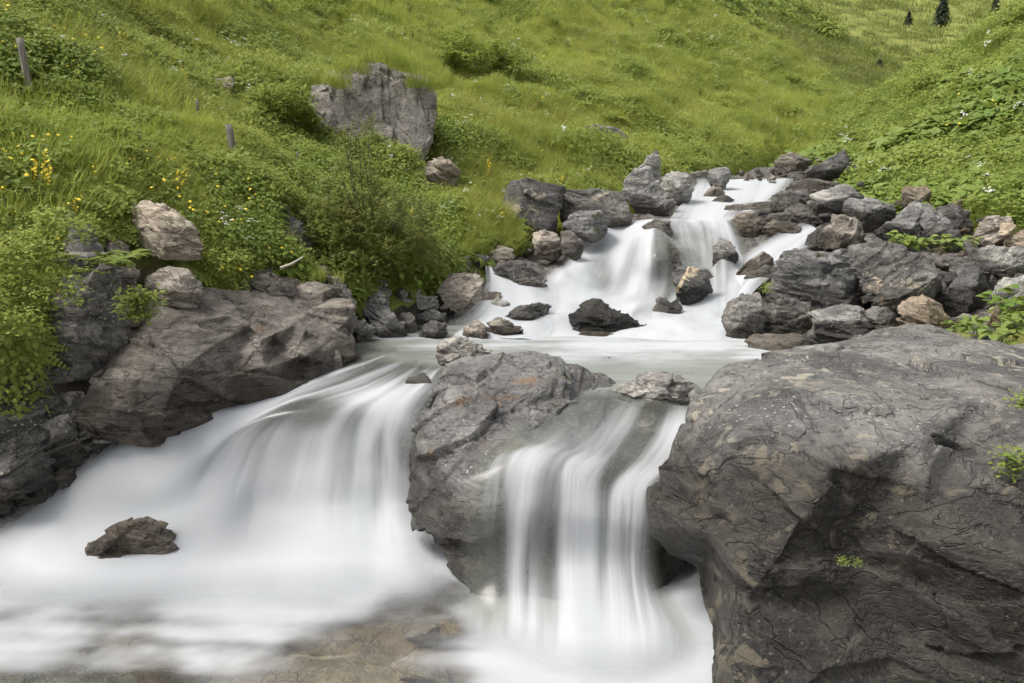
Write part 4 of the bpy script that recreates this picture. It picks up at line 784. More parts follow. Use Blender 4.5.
# the cascade, as streamlines from its lip to the pool
def cas(pts): return pts
yl = 10.15
L = [
 [(592, 232, 10.1, .4, 0), (586, 240, 9.75, .5, 0), (570, 256, 9.2, .6, 0), (556, 268, 8.8, .6, 0), (535, 285, 8.4, .6, 0), (510, 305, 7.9, .7, 0), (500, 318, 7.6, .7, 0), (480, 334, 7.2, .7, 0)],
 [(606, 224, 10.15, .7, .8), (596, 238, 9.75, .85, 1), (580, 258, 9.3, .9, 1), (566, 272, 8.72, .8, 1), (548, 290, 8.25, .9, 1), (532, 308, 7.85, .85, 1), (524, 322, 7.5, .95, 1), (505, 340, 7.05, .9, 1)],
 [(618, 221, 10.2, .85, 1), (608, 238, 9.8, .95, 1), (598, 258, 9.3, .85, 1), (588, 276, 8.72, .9, 1), (572, 296, 8.15, .95, 1), (560, 312, 7.8, .9, 1), (550, 328, 7.35, 1, 1), (545, 342, 7.0, 1, 1)],
 [(632, 220, 10.25, .8, 1), (626, 236, 9.8, .9, 1), (620, 258, 9.25, .85, 1), (612, 280, 8.75, .75, 1), (604, 300, 8.2, .9, 1), (600, 316, 7.75, .9, 1), (598, 330, 7.3, 1, 1), (596, 344, 6.95, 1, 1)],
 [(646, 219, 10.3, .4, 1), (646, 230, 9.6, .5, 1), (646, 250, 8.72, .35, 1), (642, 282, 8.55, .55, 1), (636, 300, 8.15, .85, 1), (632, 316, 7.7, .8, 1), (632, 332, 7.25, 1, 1), (632, 344, 6.95, 1, 1)],
 [(660, 219, 10.3, .35, 1), (660, 228, 9.55, .35, 1), (662, 246, 8.68, .2, 1), (664, 282, 8.52, .4, 1), (660, 303, 8.1, .7, 1), (658, 318, 7.6, .75, 1), (662, 332, 7.25, .95, 1), (664, 344, 6.95, 1, 1)],
 [(676, 219, 10.3, .75, 1), (678, 234, 9.75, .7, 1), (682, 252, 9.2, .55, 1), (684, 276, 8.75, .6, 1), (684, 304, 8.15, .8, 1), (686, 320, 7.6, .85, 1), (690, 334, 7.2, 1, 1), (694, 346, 6.9, 1, 1)],
 [(692, 219, 10.3, .55, 1), (696, 232, 9.75, .65, 1), (702, 252, 9.3, .75, 1), (706, 276, 8.8, .7, 1), (708, 304, 8.1, .95, 1), (712, 320, 7.6, 1, 1), (716, 334, 7.2, 1, 1), (718, 346, 6.9, .9, 1)],
 [(708, 219, 10.3, .5, 1), (714, 232, 9.7, .5, 1), (722, 250, 8.95, .3, 1), (724, 276, 8.7, .65, 1), (724, 300, 8.15, .85, 1), (726, 316, 7.7, .95, 1), (728, 334, 7.2, .9, 1), (728, 348, 6.9, .6, 1)],
 [(722, 220, 10.25, .5, 1), (730, 236, 9.7, .6, 1), (738, 256, 9.1, .5, 1), (738, 276, 8.7, .75, 1), (736, 298, 8.15, .85, 1), (738, 316, 7.7, .7, 1), (740, 334, 7.25, .4, .5), (740, 348, 6.9, .3, 0)],
 [(736, 224, 10.2, .3, 0), (744, 242, 9.6, .5, 0), (750, 262, 9.0, .6, 0), (748, 282, 8.6, .7, 0), (746, 300, 8.2, .7, 0), (748, 318, 7.75, .5, 0), (752, 334, 7.3, .3, 0), (752, 348, 6.9, .3, 0)],
]
loft('cascade_water', L, MAT['cascade'], 10, 10, usc=1.4, vsc=1.6, noise=.05, uoff=7)
# small side stream left of the cascade
L = [[(484, 262, 8.95, .6, 0), (484, 285, 8.2, .7, 0), (470, 305, 7.75, .7, 0), (430, 330, 7.3, .4, 0), (405, 344, 7.0, .2, 0)],
     [(490, 266, 8.85, .9, 1), (492, 288, 8.15, .9, 1), (480, 312, 7.65, .85, 1), (450, 330, 7.25, .6, 1), (430, 345, 6.95, .3, .6)],
     [(498, 270, 8.75, .9, 1), (502, 292, 8.1, .9, 1), (500, 314, 7.6, .95, 1), (480, 330, 7.2, .9, 1), (460, 347, 6.9, .6, .8)],
     [(520, 284, 8.4, .9, 1), (530, 298, 8.0, .95, 1), (528, 318, 7.55, .95, 1), (520, 332, 7.2, .95, 1), (505, 348, 6.9, .8, 1)],
     [(560, 280, 8.5, .9, 0), (560, 300, 8.0, .95, 0), (555, 320, 7.5, .95, 0), (550, 334, 7.15, .9, .4), (550, 348, 6.9, .9, .4)]]
loft('side_stream_water', L, MAT['cascade'], 10, 10, noise=.01, uoff=11)
# upper pool, upper cascade, right side channel
L = [[(664, 222, 10.25, 0.57, .3), (672, 216, 10.6, 0.78, .9), (678, 208, 11.2, 0.78, .9), (688, 197, 12.2, 0.74, .9), (694, 187, 13.2, 0.74, .7), (696, 178, 14.2, 0.66, 0)],
     [(690, 222, 10.25, 0.74, 1), (692, 216, 10.6, 0.82, 1), (694, 208, 11.3, 0.82, 1), (698, 198, 12.2, 0.82, 1), (702, 187, 13.3, 0.74, 1), (704, 178, 14.3, 0.66, .4)],
     [(708, 222, 10.25, 0.74, 1), (710, 215, 10.7, 0.74, 1), (714, 207, 11.4, 0.74, 1), (724, 197, 12.3, 0.78, 1), (730, 188, 13.3, 0.78, 1), (730, 179, 14.6, 0.74, 1)],
     [(724, 222, 10.25, .5, 1), (730, 214, 10.8, .35, 1), (738, 206, 11.5, .6, 1), (744, 197, 12.4, 0.82, 1), (748, 187, 13.4, 0.82, 1), (750, 179, 14.8, 0.74, 1)],
     [(738, 222, 10.25, .3, .4), (746, 213, 10.8, .3, .8), (756, 205, 11.5, .5, 1), (762, 197, 12.4, 0.82, 1), (768, 188, 13.4, 0.82, 1), (772, 179, 15, 0.78, 1)],
     [(750, 220, 10.3, .2, 0), (764, 212, 10.9, .3, 0), (774, 204, 11.6, .5, 0), (780, 196, 12.5, 0.74, .3), (788, 186, 13.6, 0.74, .7), (796, 177, 15.4, 0.74, .6)]]
loft('upper_stream_water', L, MAT['cascade'], 10, 10, noise=.01, uoff=15)
L = [[(800, 222, 10.4, .7, 0), (776, 234, 9.95, .8, 0), (752, 247, 9.55, .9, 0), (738, 260, 9.1, .9, .2), (726, 284, 8.6, .9, .4)],
     [(812, 226, 10.2, .8, .8), (786, 239, 9.75, .95, 1), (762, 252, 9.3, .95, 1), (746, 268, 8.85, .9, 1), (730, 292, 8.3, 1, 1)],
     [(818, 230, 10.0, .9, .8), (796, 246, 9.5, .95, 1), (776, 260, 9.0, .95, 1), (752, 276, 8.55, .8, 1), (734, 300, 8.05, 1, 1)],
     [(822, 236, 9.9, .7, 0), (806, 254, 9.3, .8, 0), (788, 268, 8.8, .6, .2), (762, 284, 8.3, .5, .5), (742, 306, 7.8, .8, .8)]]
loft('side_channel_water', L, MAT['cascade'], 10, 10, noise=.01, uoff=19)

# ---------------------------------------------------------------- vegetation
def leaf_mat(name, a, b, c, trans=.35, patch=.6):
    m = NT(name)
    oi = m.n('ObjectInfo')
    n1 = m.noise(oi.outputs['Location'], patch, 3, .6).outputs[0]
    col = m.mix(m.sstep(n1, .38, .62), a, b)
    col = m.mix(m.math('MULTIPLY', oi.outputs['Random'], .75), col, c)
    g = m.n('NewGeometry')
    col = m.mix(m.math('MULTIPLY', g.outputs['Random Per Island'], .35), col, (.24, .25, .06))
    d = m.n('BsdfPrincipled', Base__Color=col, Roughness=.55)
    d.inputs['Specular IOR Level'].default_value = .25
    t = m.n('BsdfTranslucent', Color=m.mix(.5, col, (.33, .36, .08)))
    return m.done(m.n('MixShader', Fac=trans, i1=d, i2=t))
def plain(name, col, rough=.7):
    m = NT(name); return m.done(m.n('BsdfPrincipled', Base__Color=col, Roughness=rough))
MAT['grass'] = leaf_mat('grass_blades', (.32, .40, .065), (.53, .55, .13), (.41, .47, .09), .5)
MAT['herb'] = leaf_mat('herb_leaves', (.19, .28, .05), (.34, .41, .085), (.26, .33, .075), .45)
MAT['broad'] = leaf_mat('broad_leaves', (.13, .22, .035), (.21, .29, .055), (.24, .31, .09))
MAT['straw'] = leaf_mat('straw_stalks', (.42, .38, .12), (.55, .46, .18), (.34, .35, .08))
MAT['lush'] = leaf_mat('lush_grass_blades', (.14, .22, .035), (.23, .31, .055), (.18, .26, .05), .4)
MAT['olive'] = leaf_mat('dry_grass_blades', (.13, .18, .045), (.24, .26, .08), (.15, .18, .04), .35, .12)
MAT['bush'] = leaf_mat('bush_leaves', (.16, .18, .05), (.24, .25, .075), (.20, .22, .07), .3)
MAT['yellow'] = plain('yellow_petals', (.75, .55, .02)); MAT['white'] = plain('white_petals', (.72, .72, .68))
MAT['stem'] = plain('green_stem', (.10, .14, .03)); MAT['bark'] = plain('grey_bark', (.10, .085, .065), .9)

class MB:
    def __init__(s): s.v = []; s.f = []; s.m = []
    def blade(s, o, az, L, w, lean, curl, mi=0, seg=4):
        d = Vector((math.cos(az), math.sin(az), 0)); side = Vector((-math.sin(az), math.cos(az), 0))
        p = Vector(o); ang = lean; b = len(s.v)
        for i in range(seg + 1):
            t = i / seg; ww = w * (1 - t) ** .7 if t < 1 else 0
            if i < seg: s.v += [tuple(p - side * ww), tuple(p + side * ww)]
            else: s.v.append(tuple(p))
            p = p + (d * math.sin(ang) + Vector((0, 0, math.cos(ang)))) * (L / seg); ang += curl / seg
        for i in range(seg - 1): s.f.append((b + 2 * i, b + 2 * i + 1, b + 2 * i + 3, b + 2 * i + 2)); s.m.append(mi)
        s.f.append((b + 2 * seg - 2, b + 2 * seg - 1, b + 2 * seg)); s.m.append(mi)
    def leaf(s, o, az, el, L, w, mi=0, fold=.18, droop=.3):
        d = Vector((math.cos(az) * math.cos(el), math.sin(az) * math.cos(el), math.sin(el)))
        side = Vector((-math.sin(az), math.cos(az), 0)); up = side.cross(d) * -1
        o = Vector(o); b = len(s.v)
        prof = [(0, 0), (.25, .85), (.55, 1.0), (.82, .6), (1, 0)]
        for t, k in prof:
            c = o + d * (L * t) - Vector((0, 0, droop * L * t * t))
            if k == 0: s.v.append(tuple(c))
            else: s.v += [tuple(c - side * w * k + up * fold * w * k), tuple(c), tuple(c + side * w * k + up * fold * w * k)]
        a = b
        s.f += [(a, a + 2, a + 1), (a, a + 3, a + 2)]
        for k in (1, 4): s.f += [(a + k, a + k + 1, a + k + 4, a + k + 3), (a + k + 1, a + k + 2, a + k + 5, a + k + 4)]
        s.f += [(a + 7, a + 8, a + 10), (a + 8, a + 9, a + 10)]
        s.m += [mi] * 8
    def disc(s, o, r, n=7, mi=0, tilt=(0, 0), dome=.35):
        o = Vector(o); b = len(s.v); s.v.append(tuple(o + Vector((0, 0, r * dome))))
        for i in range(n):
            a = 2 * math.pi * i / n; s.v.append((o.x + math.cos(a) * r, o.y + math.sin(a) * r, o.z + math.cos(a) * tilt[0] * r + math.sin(a) * tilt[1] * r))
        for i in range(n): s.f.append((b, b + 1 + i, b + 1 + (i + 1) % n)); s.m.append(mi)
    def mesh(s, name, mats):
        me = mesh_from(name, s.v, s.f, True)
        for k in mats: me.materials.append(MAT[k])
        me.polygons.foreach_set('material_index', s.m); me.update(); return me

rg = random.Random(7)
def tuft(n, r, h0, h1, w, straw=0, lean=.5, curl=1.2):
    b = MB()
    for i in range(n):
        a = rg.uniform(0, 6.28); q = r * math.sqrt(rg.random())
        b.blade((math.cos(a) * q, math.sin(a) * q, -.02), rg.uniform(0, 6.28), rg.uniform(h0, h1), rg.uniform(.6, 1.2) * w, rg.uniform(0, lean), rg.uniform(.2, curl), 1 if rg.random() < straw else 0)
    return b
SRC = {}
SRC['tuft_a'] = tuft(42, .10, .10, .24, .0035, .12).mesh('grass_tuft', ['grass', 'straw'])
SRC['tuft_b'] = tuft(34, .13, .07, .17, .0045, .05, .8, 1.6).mesh('grass_tuft', ['grass', 'straw'])
SRC['tuft_lush'] = tuft(40, .11, .10, .24, .0038, .06).mesh('grass_tuft', ['lush', 'straw'])
SRC['tuft_far'] = tuft(30, .15, .07, .15, .0055, .04, .8, 1.6).mesh('grass_tuft', ['olive', 'straw'])
SRC['tuft_c'] = tuft(22, .07, .20, .36, .0028, .55, .3, .9).mesh('grass_stalks', ['grass', 'straw'])
def herb(n, L0, L1, wr, h, spread):
    b = MB()
    for i in range(n):
        z = rg.uniform(.0, h); az = rg.uniform(0, 6.28); rr = spread * rg.random()
        L = rg.uniform(L0, L1)
        b.leaf((math.cos(az) * rr, math.sin(az) * rr, z), az + rg.uniform(-.8, .8), rg.uniform(-.1, .9), L, L * wr, 0, .2, rg.uniform(.1, .6))
    return b
b = herb(34, .05, .10, .28, .16, .10)
for i in range(5): b.blade((rg.uniform(-.05, .05), rg.uniform(-.05, .05), 0), rg.uniform(0, 6.28), .2, .003, .2, .3, 1)
SRC['herb_a'] = b.mesh('herb', ['herb', 'stem'])
SRC['herb_b'] = herb(60, .025, .055, .34, .20, .13).mesh('herb', ['herb', 'stem'])
b = MB()                                   # feathery fronds
for k in range(9):
    az = rg.uniform(0, 6.28); d = Vector((math.cos(az), math.sin(az), 0)); L = rg.uniform(.16, .28)
    for i in range(11):
        t = (i + 1) / 11; c = d * (L * t * .9) + Vector((0, 0, L * (.9 * t - .75 * t * t)))
        for sgn in (-1, 1): b.leaf(tuple(c), az + sgn * 1.15, .1, .055 * (1.15 - t), .012 * (1.2 - t * .6), 0, .1, .4)
SRC['fern'] = b.mesh('fern', ['herb', 'stem'])
b = MB()                                   # broad butterbur-like leaves
for i in range(11):
    az = rg.uniform(0, 6.28); rr = rg.uniform(.03, .20); L = rg.uniform(.09, .17)
    b.leaf((math.cos(az) * rr, math.sin(az) * rr, rg.uniform(.06, .20)), az + rg.uniform(-.6, .6), rg.uniform(-.2, .6), L, L * .46, 0, .25, rg.uniform(.1, .5))
    b.blade((math.cos(az) * rr * .4, math.sin(az) * rr * .4, 0), az, .2, .004, .4, .2, 1)
SRC['broad'] = b.mesh('broad_leaf_plant', ['broad', 'stem'])
def flower(n, h0, h1, r, mi):
    b = MB()
    for i in range(n):
        x, y = rg.uniform(-.10, .10), rg.uniform(-.10, .10); h = rg.uniform(h0, h1)
        b.blade((x, y, 0), 0, h, .002, .0, .0, 0)
        b.disc((x, y, h), r * rg.uniform(.7, 1.3), 7, 1, (rg.uniform(-.5, .5), rg.uniform(-.7, .1)))
        for q in range(3): b.leaf((x, y, h * rg.uniform(.2, .7)), rg.uniform(0, 6.28), .5, .05, .01, 0)
    return b
SRC['yflower'] = flower(3, .14, .26, .009, 1).mesh('yellow_flower', ['stem', 'yellow'])
b = MB()
for i in range(3):                         # yellow spikes
    x, y = rg.uniform(-.06, .06), rg.uniform(-.06, .06); h = rg.uniform(.28, .4)
    b.blade((x, y, 0), 0, h, .003, 0, 0, 0)
    for q in range(16): b.disc((x + rg.uniform(-.012, .012), y + rg.uniform(-.012, .012), h * (.5 + .5 * q / 16)), .009, 5, 1, (rg.uniform(-1, 1), rg.uniform(-1, 1)))
SRC['yspike'] = b.mesh('yellow_flower', ['stem', 'yellow'])
b = MB()
for i in range(4):
    x, y = rg.uniform(-.10, .10), rg.uniform(-.10, .10); h = rg.uniform(.18, .34)
    b.blade((x, y, 0), 0, h, .002, 0, 0, 0)
    for q in range(9): b.disc((x + rg.uniform(-.022, .022), y + rg.uniform(-.022, .022), h + rg.uniform(-.006, .006)), .006, 5, 1)
SRC['wflower'] = b.mesh('white_flower', ['stem', 'white'])

def scatter(name, src, pts, nrm, scl, seed, upmix=.6):
    """a mass of one kind of plant: a vertex per plant, instanced by geometry nodes"""
    n = len(pts)
    me = bpy.data.meshes.new(name); me.vertices.add(n); me.vertices.foreach_set('co', np.asarray(pts, np.float32).ravel())
    r = np.random.RandomState(seed)
    tilt = r.uniform(-.22, .22, (n, 2)); nn = np.asarray(nrm)
    ex = np.arctan2(-nn[:, 1] * upmix, nn[:, 2]) ; ey = np.arctan2(nn[:, 0] * upmix, nn[:, 2])
    rot = np.stack([ex + tilt[:, 0], ey + tilt[:, 1], np.zeros(n)], 1)
    a = me.attributes.new('rot', 'FLOAT_VECTOR', 'POINT'); a.data.foreach_set('vector', rot.astype(np.float32).ravel())
    set_attr(me, 'scl', np.asarray(scl)); set_attr(me, 'spin', r.uniform(0, 6.283, n))
    o = link(name, me)
    so = bpy.data.objects.new(name + '_plant', SRC[src])
    ng = bpy.data.node_groups.new(name, 'GeometryNodeTree')
    ng.interface.new_socket('Geometry', in_out='INPUT', socket_type='NodeSocketGeometry')
    ng.interface.new_socket('Geometry', in_out='OUTPUT', socket_type='NodeSocketGeometry')
    N = ng.nodes; Lk = ng.links
    gi = N.new('NodeGroupInput'); go = N.new('NodeGroupOutput'); ip = N.new('GeometryNodeInstanceOnPoints')
    ob = N.new('GeometryNodeObjectInfo'); ob.inputs['Object'].default_value = so; ob.inputs['As Instance'].default_value = True
    def na(nm, t):
        q = N.new('GeometryNodeInputNamedAttribute'); q.data_type = t; q.inputs[0].default_value = nm; return q.outputs[0]
    ri = N.new('GeometryNodeRotateInstances')
    cmb = N.new('ShaderNodeCombineXYZ')
    Lk.new(na('spin', 'FLOAT'), cmb.inputs[2])
    Lk.new(gi.outputs[0], ip.inputs['Points']); Lk.new(ob.outputs['Geometry'], ip.inputs['Instance'])
    Lk.new(na('rot', 'FLOAT_VECTOR'), ip.inputs['Rotation'])
    Lk.new(na('scl', 'FLOAT'), ip.inputs['Scale'])
    Lk.new(ip.outputs[0], ri.inputs['Instances']); Lk.new(cmb.outputs[0], ri.inputs['Rotation'])
    Lk.new(ri.outputs[0], go.inputs[0])
    md = o.modifiers.new('plants', 'NODES'); md.node_group = ng
    tag(o, kind='stuff')
    return o

def surf_points(V, nr, nc, n, seed, mask=None, dmax=1e9, power=2.0, rmin=-.78, rmax=.78):
    """random points on a terrain grid, thinning with distance"""
    r = np.random.RandomState(seed)
    G = V.reshape(nr, nc, 3)
    a, b, c, d = G[:-1, :-1], G[:-1, 1:], G[1:, 1:], G[1:, :-1]
    cen = (a + c) / 2
    nrmv = np.cross(b - a, d - a); area = np.linalg.norm(nrmv, axis=-1); nrmv = nrmv / area[..., None]
    nrmv = nrmv * np.sign(nrmv[..., 2:3])
    view = cen - np.array([0, 0, CAMZ]); dist = np.linalg.norm(view, axis=-1)
    facing = np.clip(-(nrmv * view).sum(-1) / dist, .12, 1)
    w = area / np.maximum(dist, 3.5) ** power * facing
    rt = cen[..., 0] / cen[..., 1]; el = (cen[..., 2] - CAMZ) / cen[..., 1]
    w = w * ((rt > rmin) & (rt < rmax) & (el < .36) & (el > -.5) & (dist < dmax))
    if mask is not None: w = w * mask(cen.reshape(-1, 3)).reshape(w.shape)
    w = w.ravel() / w.sum()
    idx = r.choice(len(w), n, p=w)
    i, j = idx // (nc - 1), idx % (nc - 1)
    u, v = r.random(n)[:, None], r.random(n)[:, None]
    p = (a[i, j] * (1 - u) + b[i, j] * u) * (1 - v) + (d[i, j] * (1 - u) + c[i, j] * u) * v
    return p, nrmv[i, j], dist[i, j]
def to_px(p):
    x, y, z = p[:, 0], p[:, 1], p[:, 2] - CAMZ
    fw = y * CP - z * SP; up = y * SP + z * CP
    return 512 + F * x / fw, 341.5 - F * up / fw

# keep plants off rock faces and the stream: rock footprints
rb = []
for o in ROCKS:
    if o.get('category') in ('bedrock',) or True:
        me = o.data; n = len(me.vertices)
        co = np.empty(n * 3, np.float32); me.vertices.foreach_get('co', co); co = co.reshape(-1, 3)[::3]
        w = co * np.array(o.scale) + np.array(o.location)
        rb.append(w)
RP = np.concatenate(rb)
cell = .16
occ = {}
key = np.floor(RP[:, :2] / cell).astype(int)
kk = key[:, 0] * 10007 + key[:, 1]
od = np.argsort(kk); ks = kk[od]; zs = RP[od, 2]
uk, st_ = np.unique(ks, return_index=True)
ztop = np.maximum.reduceat(zs, st_)
def rocktop(p):
    k = np.floor(p[:, 0] / cell).astype(int) * 10007 + np.floor(p[:, 1] / cell).astype(int)
    i = np.clip(np.searchsorted(uk, k), 0, len(uk) - 1)
    return np.where(uk[i] == k, ztop[i], -99)
def free(p):
    rt = rocktop(p)
    under = rt > p[:, 2] + .03
    Yv = p[:, 1]
    water = (p[:, 2] < zv(Yv) + .05) & (Yv < 18.6) & (p[:, 0] < np.interp(Yv, [5, 8, 10, 12, 14, 17, 22, 30], [3.8, 5.3, 5.9, 5.6, 5.4, 5.9, 7.2, 9.5])) & (p[:, 0] > np.interp(Yv, [5, 6, 7, 8, 9, 10, 12, 14, 17, 22, 30], [-2.6, -2.2, -1.6, -1.0, -.3, .5, 1.7, 2.8, 4.5, 6.8, 9.5]))
    water |= (p[:, 1] < 6.2) & (p[:, 2] < 1.0)
    return ~(under | water)
def pat(p, s, seed): return fbm(p * s, 3, seed)

def sow(name, src, V, nr, nc, n, size, seed, maskf=None, grow=.035, **kw):
    mf = (lambda c: free(c) * np.clip(maskf(c), 0, 5)) if maskf else (lambda c: free(c) * 1.0)
    p, nn, d = surf_points(V, nr, nc, n, seed, mf, **kw)
    r = np.random.RandomState(seed + 1)
    s = size * r.uniform(.65, 1.4, n) * (1 + grow * np.maximum(d - 6, 0))
    hum = 1 + .35 * fbm(p * .9, 2, 44)
    return scatter(name, src, p, nn, s * hum, seed)
grassy = lambda c: 1.0 + 1.2 * pat(c, .5, 1)
herby = lambda c: np.clip(.35 + 1.3 * pat(c, .55, 8) , .02, 3) * np.clip(1.5 - c[:, 1] / 16, .16, 1)
HL = (VL, nrL, ncL); HR = (VR, nrR, ncR); HF = (VF, nrF, ncF)
Q = 1.0
def sw(name, src, H, n, *a, **k): return sow(name, src, *H, int(n * Q), *a, **k)
sw('grass', 'tuft_a', HL, 42000, .85, 1, grassy, grow=.035)
sw('grass', 'tuft_b', HL, 26000, .9, 2, None, grow=.035)
sw('grass', 'tuft_c', HL, 14000, .8, 3, lambda c: np.clip(.5 + 1.5 * pat(c, .3, 5), 0, 3), dmax=60)
sw('herbs', 'herb_a', HL, 9000, .6, 4, herby, grow=.05)
sw('herbs', 'herb_b', HL, 20000, .8, 5, lambda c: np.clip(.3 + 1.4 * pat(c, .6, 19), .02, 3) * np.clip(1.5 - c[:, 1] / 16, .4, 1))
sw('ferns', 'fern', HL, 5000, .95, 6, lambda c: np.clip(1.6 - c[:, 1] / 9, 0, 1) + .1)
sw('yellow_flowers', 'yflower', HL, 170, .9, 7, lambda c: np.clip(.2 + 1.6 * pat(c, .5, 3), 0, 3) * (c[:, 1] < 26) * (np.clip(1.2 - (c[:, 0] + 3) / 8, .1, 1.3)))
sw('yellow_flowers', 'yspike', HL, 34, .6, 8, lambda c: (c[:, 1] < 22) * 1.0)
sw('white_flowers', 'wflower', HL, 900, .6, 9, lambda c: (c[:, 1] > 8) * np.clip(c[:, 1] / 14, .3, 2) * np.clip(.4 + 1.4 * pat(c, .3, 33), 0, 3))
sw('grass', 'tuft_lush', HR, 13000, 1.0, 11, grassy)
sw('grass', 'tuft_lush', HR, 8000, 1.0, 12, None)
sw('herbs', 'broad', HR, 2600, .9, 13, lambda c: np.clip(.4 + 1.6 * pat(c, .45, 71), 0, 3) * (c[:, 1] < 22))
sw('herbs', 'herb_b', HR, 4000, 1.1, 14, None)
sw('white_flowers', 'wflower', HR, 60, 1.1, 15, lambda c: (c[:, 1] > 9) * 1.0)
sw('yellow_flowers', 'yflower', HR, 60, 1.1, 16, lambda c: (c[:, 1] > 11) * 1.0)
sw('grass', 'tuft_far', HF, 15000, 1.3, 17, None, dmax=140)
sw('grass', 'herb_a', HF, 1500, 1.3, 18, lambda c: np.clip(-.2 + 1.6 * pat(c, .12, 5), 0, 3), dmax=140)
sow('grass', 'tuft_far', VD, nrD, ncD, 5000, 1.4, 19, None)

# --- shrubs: stems plus a leafy crown
def tube_bm(bm, pts, r0, r1, n=6):
    prev = None
    for i, p in enumerate(pts):
        t = i / (len(pts) - 1); r = r0 + (r1 - r0) * t
        d = (Vector(pts[min(i + 1, len(pts) - 1)]) - Vector(pts[max(i - 1, 0)])).normalized()
        a = d.orthogonal().normalized(); b_ = d.cross(a)
        ring = [bm.verts.new(Vector(p) + a * math.cos(2 * math.pi * k / n) * r + b_ * math.sin(2 * math.pi * k / n) * r) for k in range(n)]
        if prev:
            for k in range(n): bm.faces.new((prev[k], prev[(k + 1) % n], ring[(k + 1) % n], ring[k]))
        prev = ring
    bm.faces.new(prev)
def shrub(label, base, lobes, nleaf, L, mat, seed, cat='shrub', name='shrub', wr=.3):
    rnd = random.Random(seed)
    root = empty(name, base); tag(root, label, cat)
    bm = bmesh.new(); B = Vector(base)
    for (c, r) in lobes:
        for k in range(3):
            e = Vector(c) - B + Vector((rnd.uniform(-.5, .5) * r[0], rnd.uniform(-.5, .5) * r[1], rnd.uniform(-.2, .6) * r[2]))
            mid = e * .5 + Vector((rnd.uniform(-.05, .05), rnd.uniform(-.05, .05), .06))
            tube_bm(bm, [(0, 0, -.05), mid, e], .010, .003)
    me = bpy.data.meshes.new('stem'); bm.to_mesh(me); bm.free()
    link('stem', me, root, MAT['bark'])
    mb = MB()
    tot = sum((r[0] * r[1] * r[2]) ** .75 for _, r in lobes)
    for c, r in lobes:
        k = int(nleaf * (r[0] * r[1] * r[2]) ** .75 / tot)
        ntw = max(6, k // 14)
        for q in range(ntw):
            while True:
                v = Vector((rnd.uniform(-1, 1), rnd.uniform(-1, 1), rnd.uniform(-1, 1)))
                if .35 < v.length < 1: break
            v = v.normalized() * (v.length ** .5)
            hh = 1 + .25 * math.sin(v.x * 7 + c[0] * 5) * math.cos(v.z * 6 + v.y * 5)
            cc = Vector(c) - B + Vector((v.x * r[0] * hh, v.y * r[1] * hh, v.z * r[2] * hh))
            td = (v + Vector((rnd.uniform(-.5, .5), rnd.uniform(-.5, .5), .5))).normalized()
            for w in range(14):
                az = rnd.uniform(0, 6.28)
                l = L * rnd.uniform(.6, 1.2)
                mb.leaf(tuple(cc + td * (w * L * .22) + Vector((rnd.uniform(-.4, .4), rnd.uniform(-.4, .4), rnd.uniform(-.4, .4))) * L), az, rnd.uniform(-.3, .8), l, l * wr, 0, .1, .2)
    lo = link('foliage', mb.mesh('foliage', [mat]), root)
    return root
def lb(px, py, Y, rx, rz, ry=None):
    s = Y / F; return (P(px, py, Y), (rx * s, (ry or rx) * s, rz * s))
shrub('bushy olive green shrub hanging over the left bank rubble', P(375, 285, 8.1),
      [lb(378, 232, 7.7, 46, 38), lb(352, 196, 7.9, 30, 32), lb(328, 232, 7.5, 32, 28), lb(398, 262, 7.8, 32, 22), lb(366, 150, 8.2, 18, 30), lb(345, 266, 7.4, 38, 20), lb(416, 225, 8.1, 22, 26), lb(345, 150, 8.2, 10, 18)], 34000, .026, 'bush', 3)
shrub('dark leafy bush to the left of the crag', P(292, 130, 10.4), [lb(280, 108, 10.3, 24, 15), lb(300, 126, 10.3, 14, 12), lb(300, 86, 10.6, 5, 14)], 5000, .05, 'herb', 5)
shrub('dark bush patch on the meadow right above the crag', P(480, 72, 19.5), [lb(478, 58, 19.5, 28, 13), lb(512, 66, 19.8, 14, 10), lb(455, 46, 20, 14, 8)], 5000, .09, 'herb', 6)
shrub('small round bush at the grass edge above the shoulder boulder', P(625, 165, 14.5), [lb(612, 152, 14.4, 14, 10), lb(632, 160, 14.0, 12, 8)], 2000, .06, 'herb', 8)

def plant(label, base, src, s, seed, name='leafy_plant', cat='plant', n=1, spread=.1, group=None):
    """one leafy plant: a clump of several rosettes in one mesh"""
    rnd = random.Random(seed); sm = SRC[src]
    bm = bmesh.new()
    for k in range(n):
        t = bmesh.new(); t.from_mesh(sm)
        M = Matrix.Translation((rnd.uniform(-spread, spread), rnd.uniform(-spread, spread), rnd.uniform(-.3, .3) * spread)) @ Matrix.Rotation(rnd.uniform(0, 6.28), 4, 'Z') @ Matrix.Rotation(rnd.uniform(-.3, .3), 4, 'X') @ Matrix.Scale(s * rnd.uniform(.7, 1.2), 4)
        t.transform(M); tm = bpy.data.meshes.new('t'); t.to_mesh(tm); t.free(); bm.from_mesh(tm); bpy.data.meshes.remove(tm)
    me = bpy.data.meshes.new(name); bm.to_mesh(me); bm.free()
    for mt in sm.materials: me.materials.append(mt)
    o = link(name, me, None, None, base); tag(o, label, cat, group); return o
plant('dark broad leaved plant below the short fence post', P(242, 196, 7.7), 'broad', .9, 1, n=3, spread=.08)
plant('round leaved plants in the gap under the triangular boulder', P(905, 248, 8.9), 'broad', .7, 2, n=6, spread=.15)
plant('leafy green plant between the tilted slab and layered boulder', P(950, 252, 8.7), 'broad', .7, 3, n=5, spread=.12)
plant('mass of broad leaves beside the small tan stone at right', P(1005, 335, 6.5), 'broad', .75, 4, n=9, spread=.22)
plant('leaves spilling from the right edge behind the giant boulder', P(1030, 320, 6.7), 'broad', .8, 5, n=8, spread=.22)
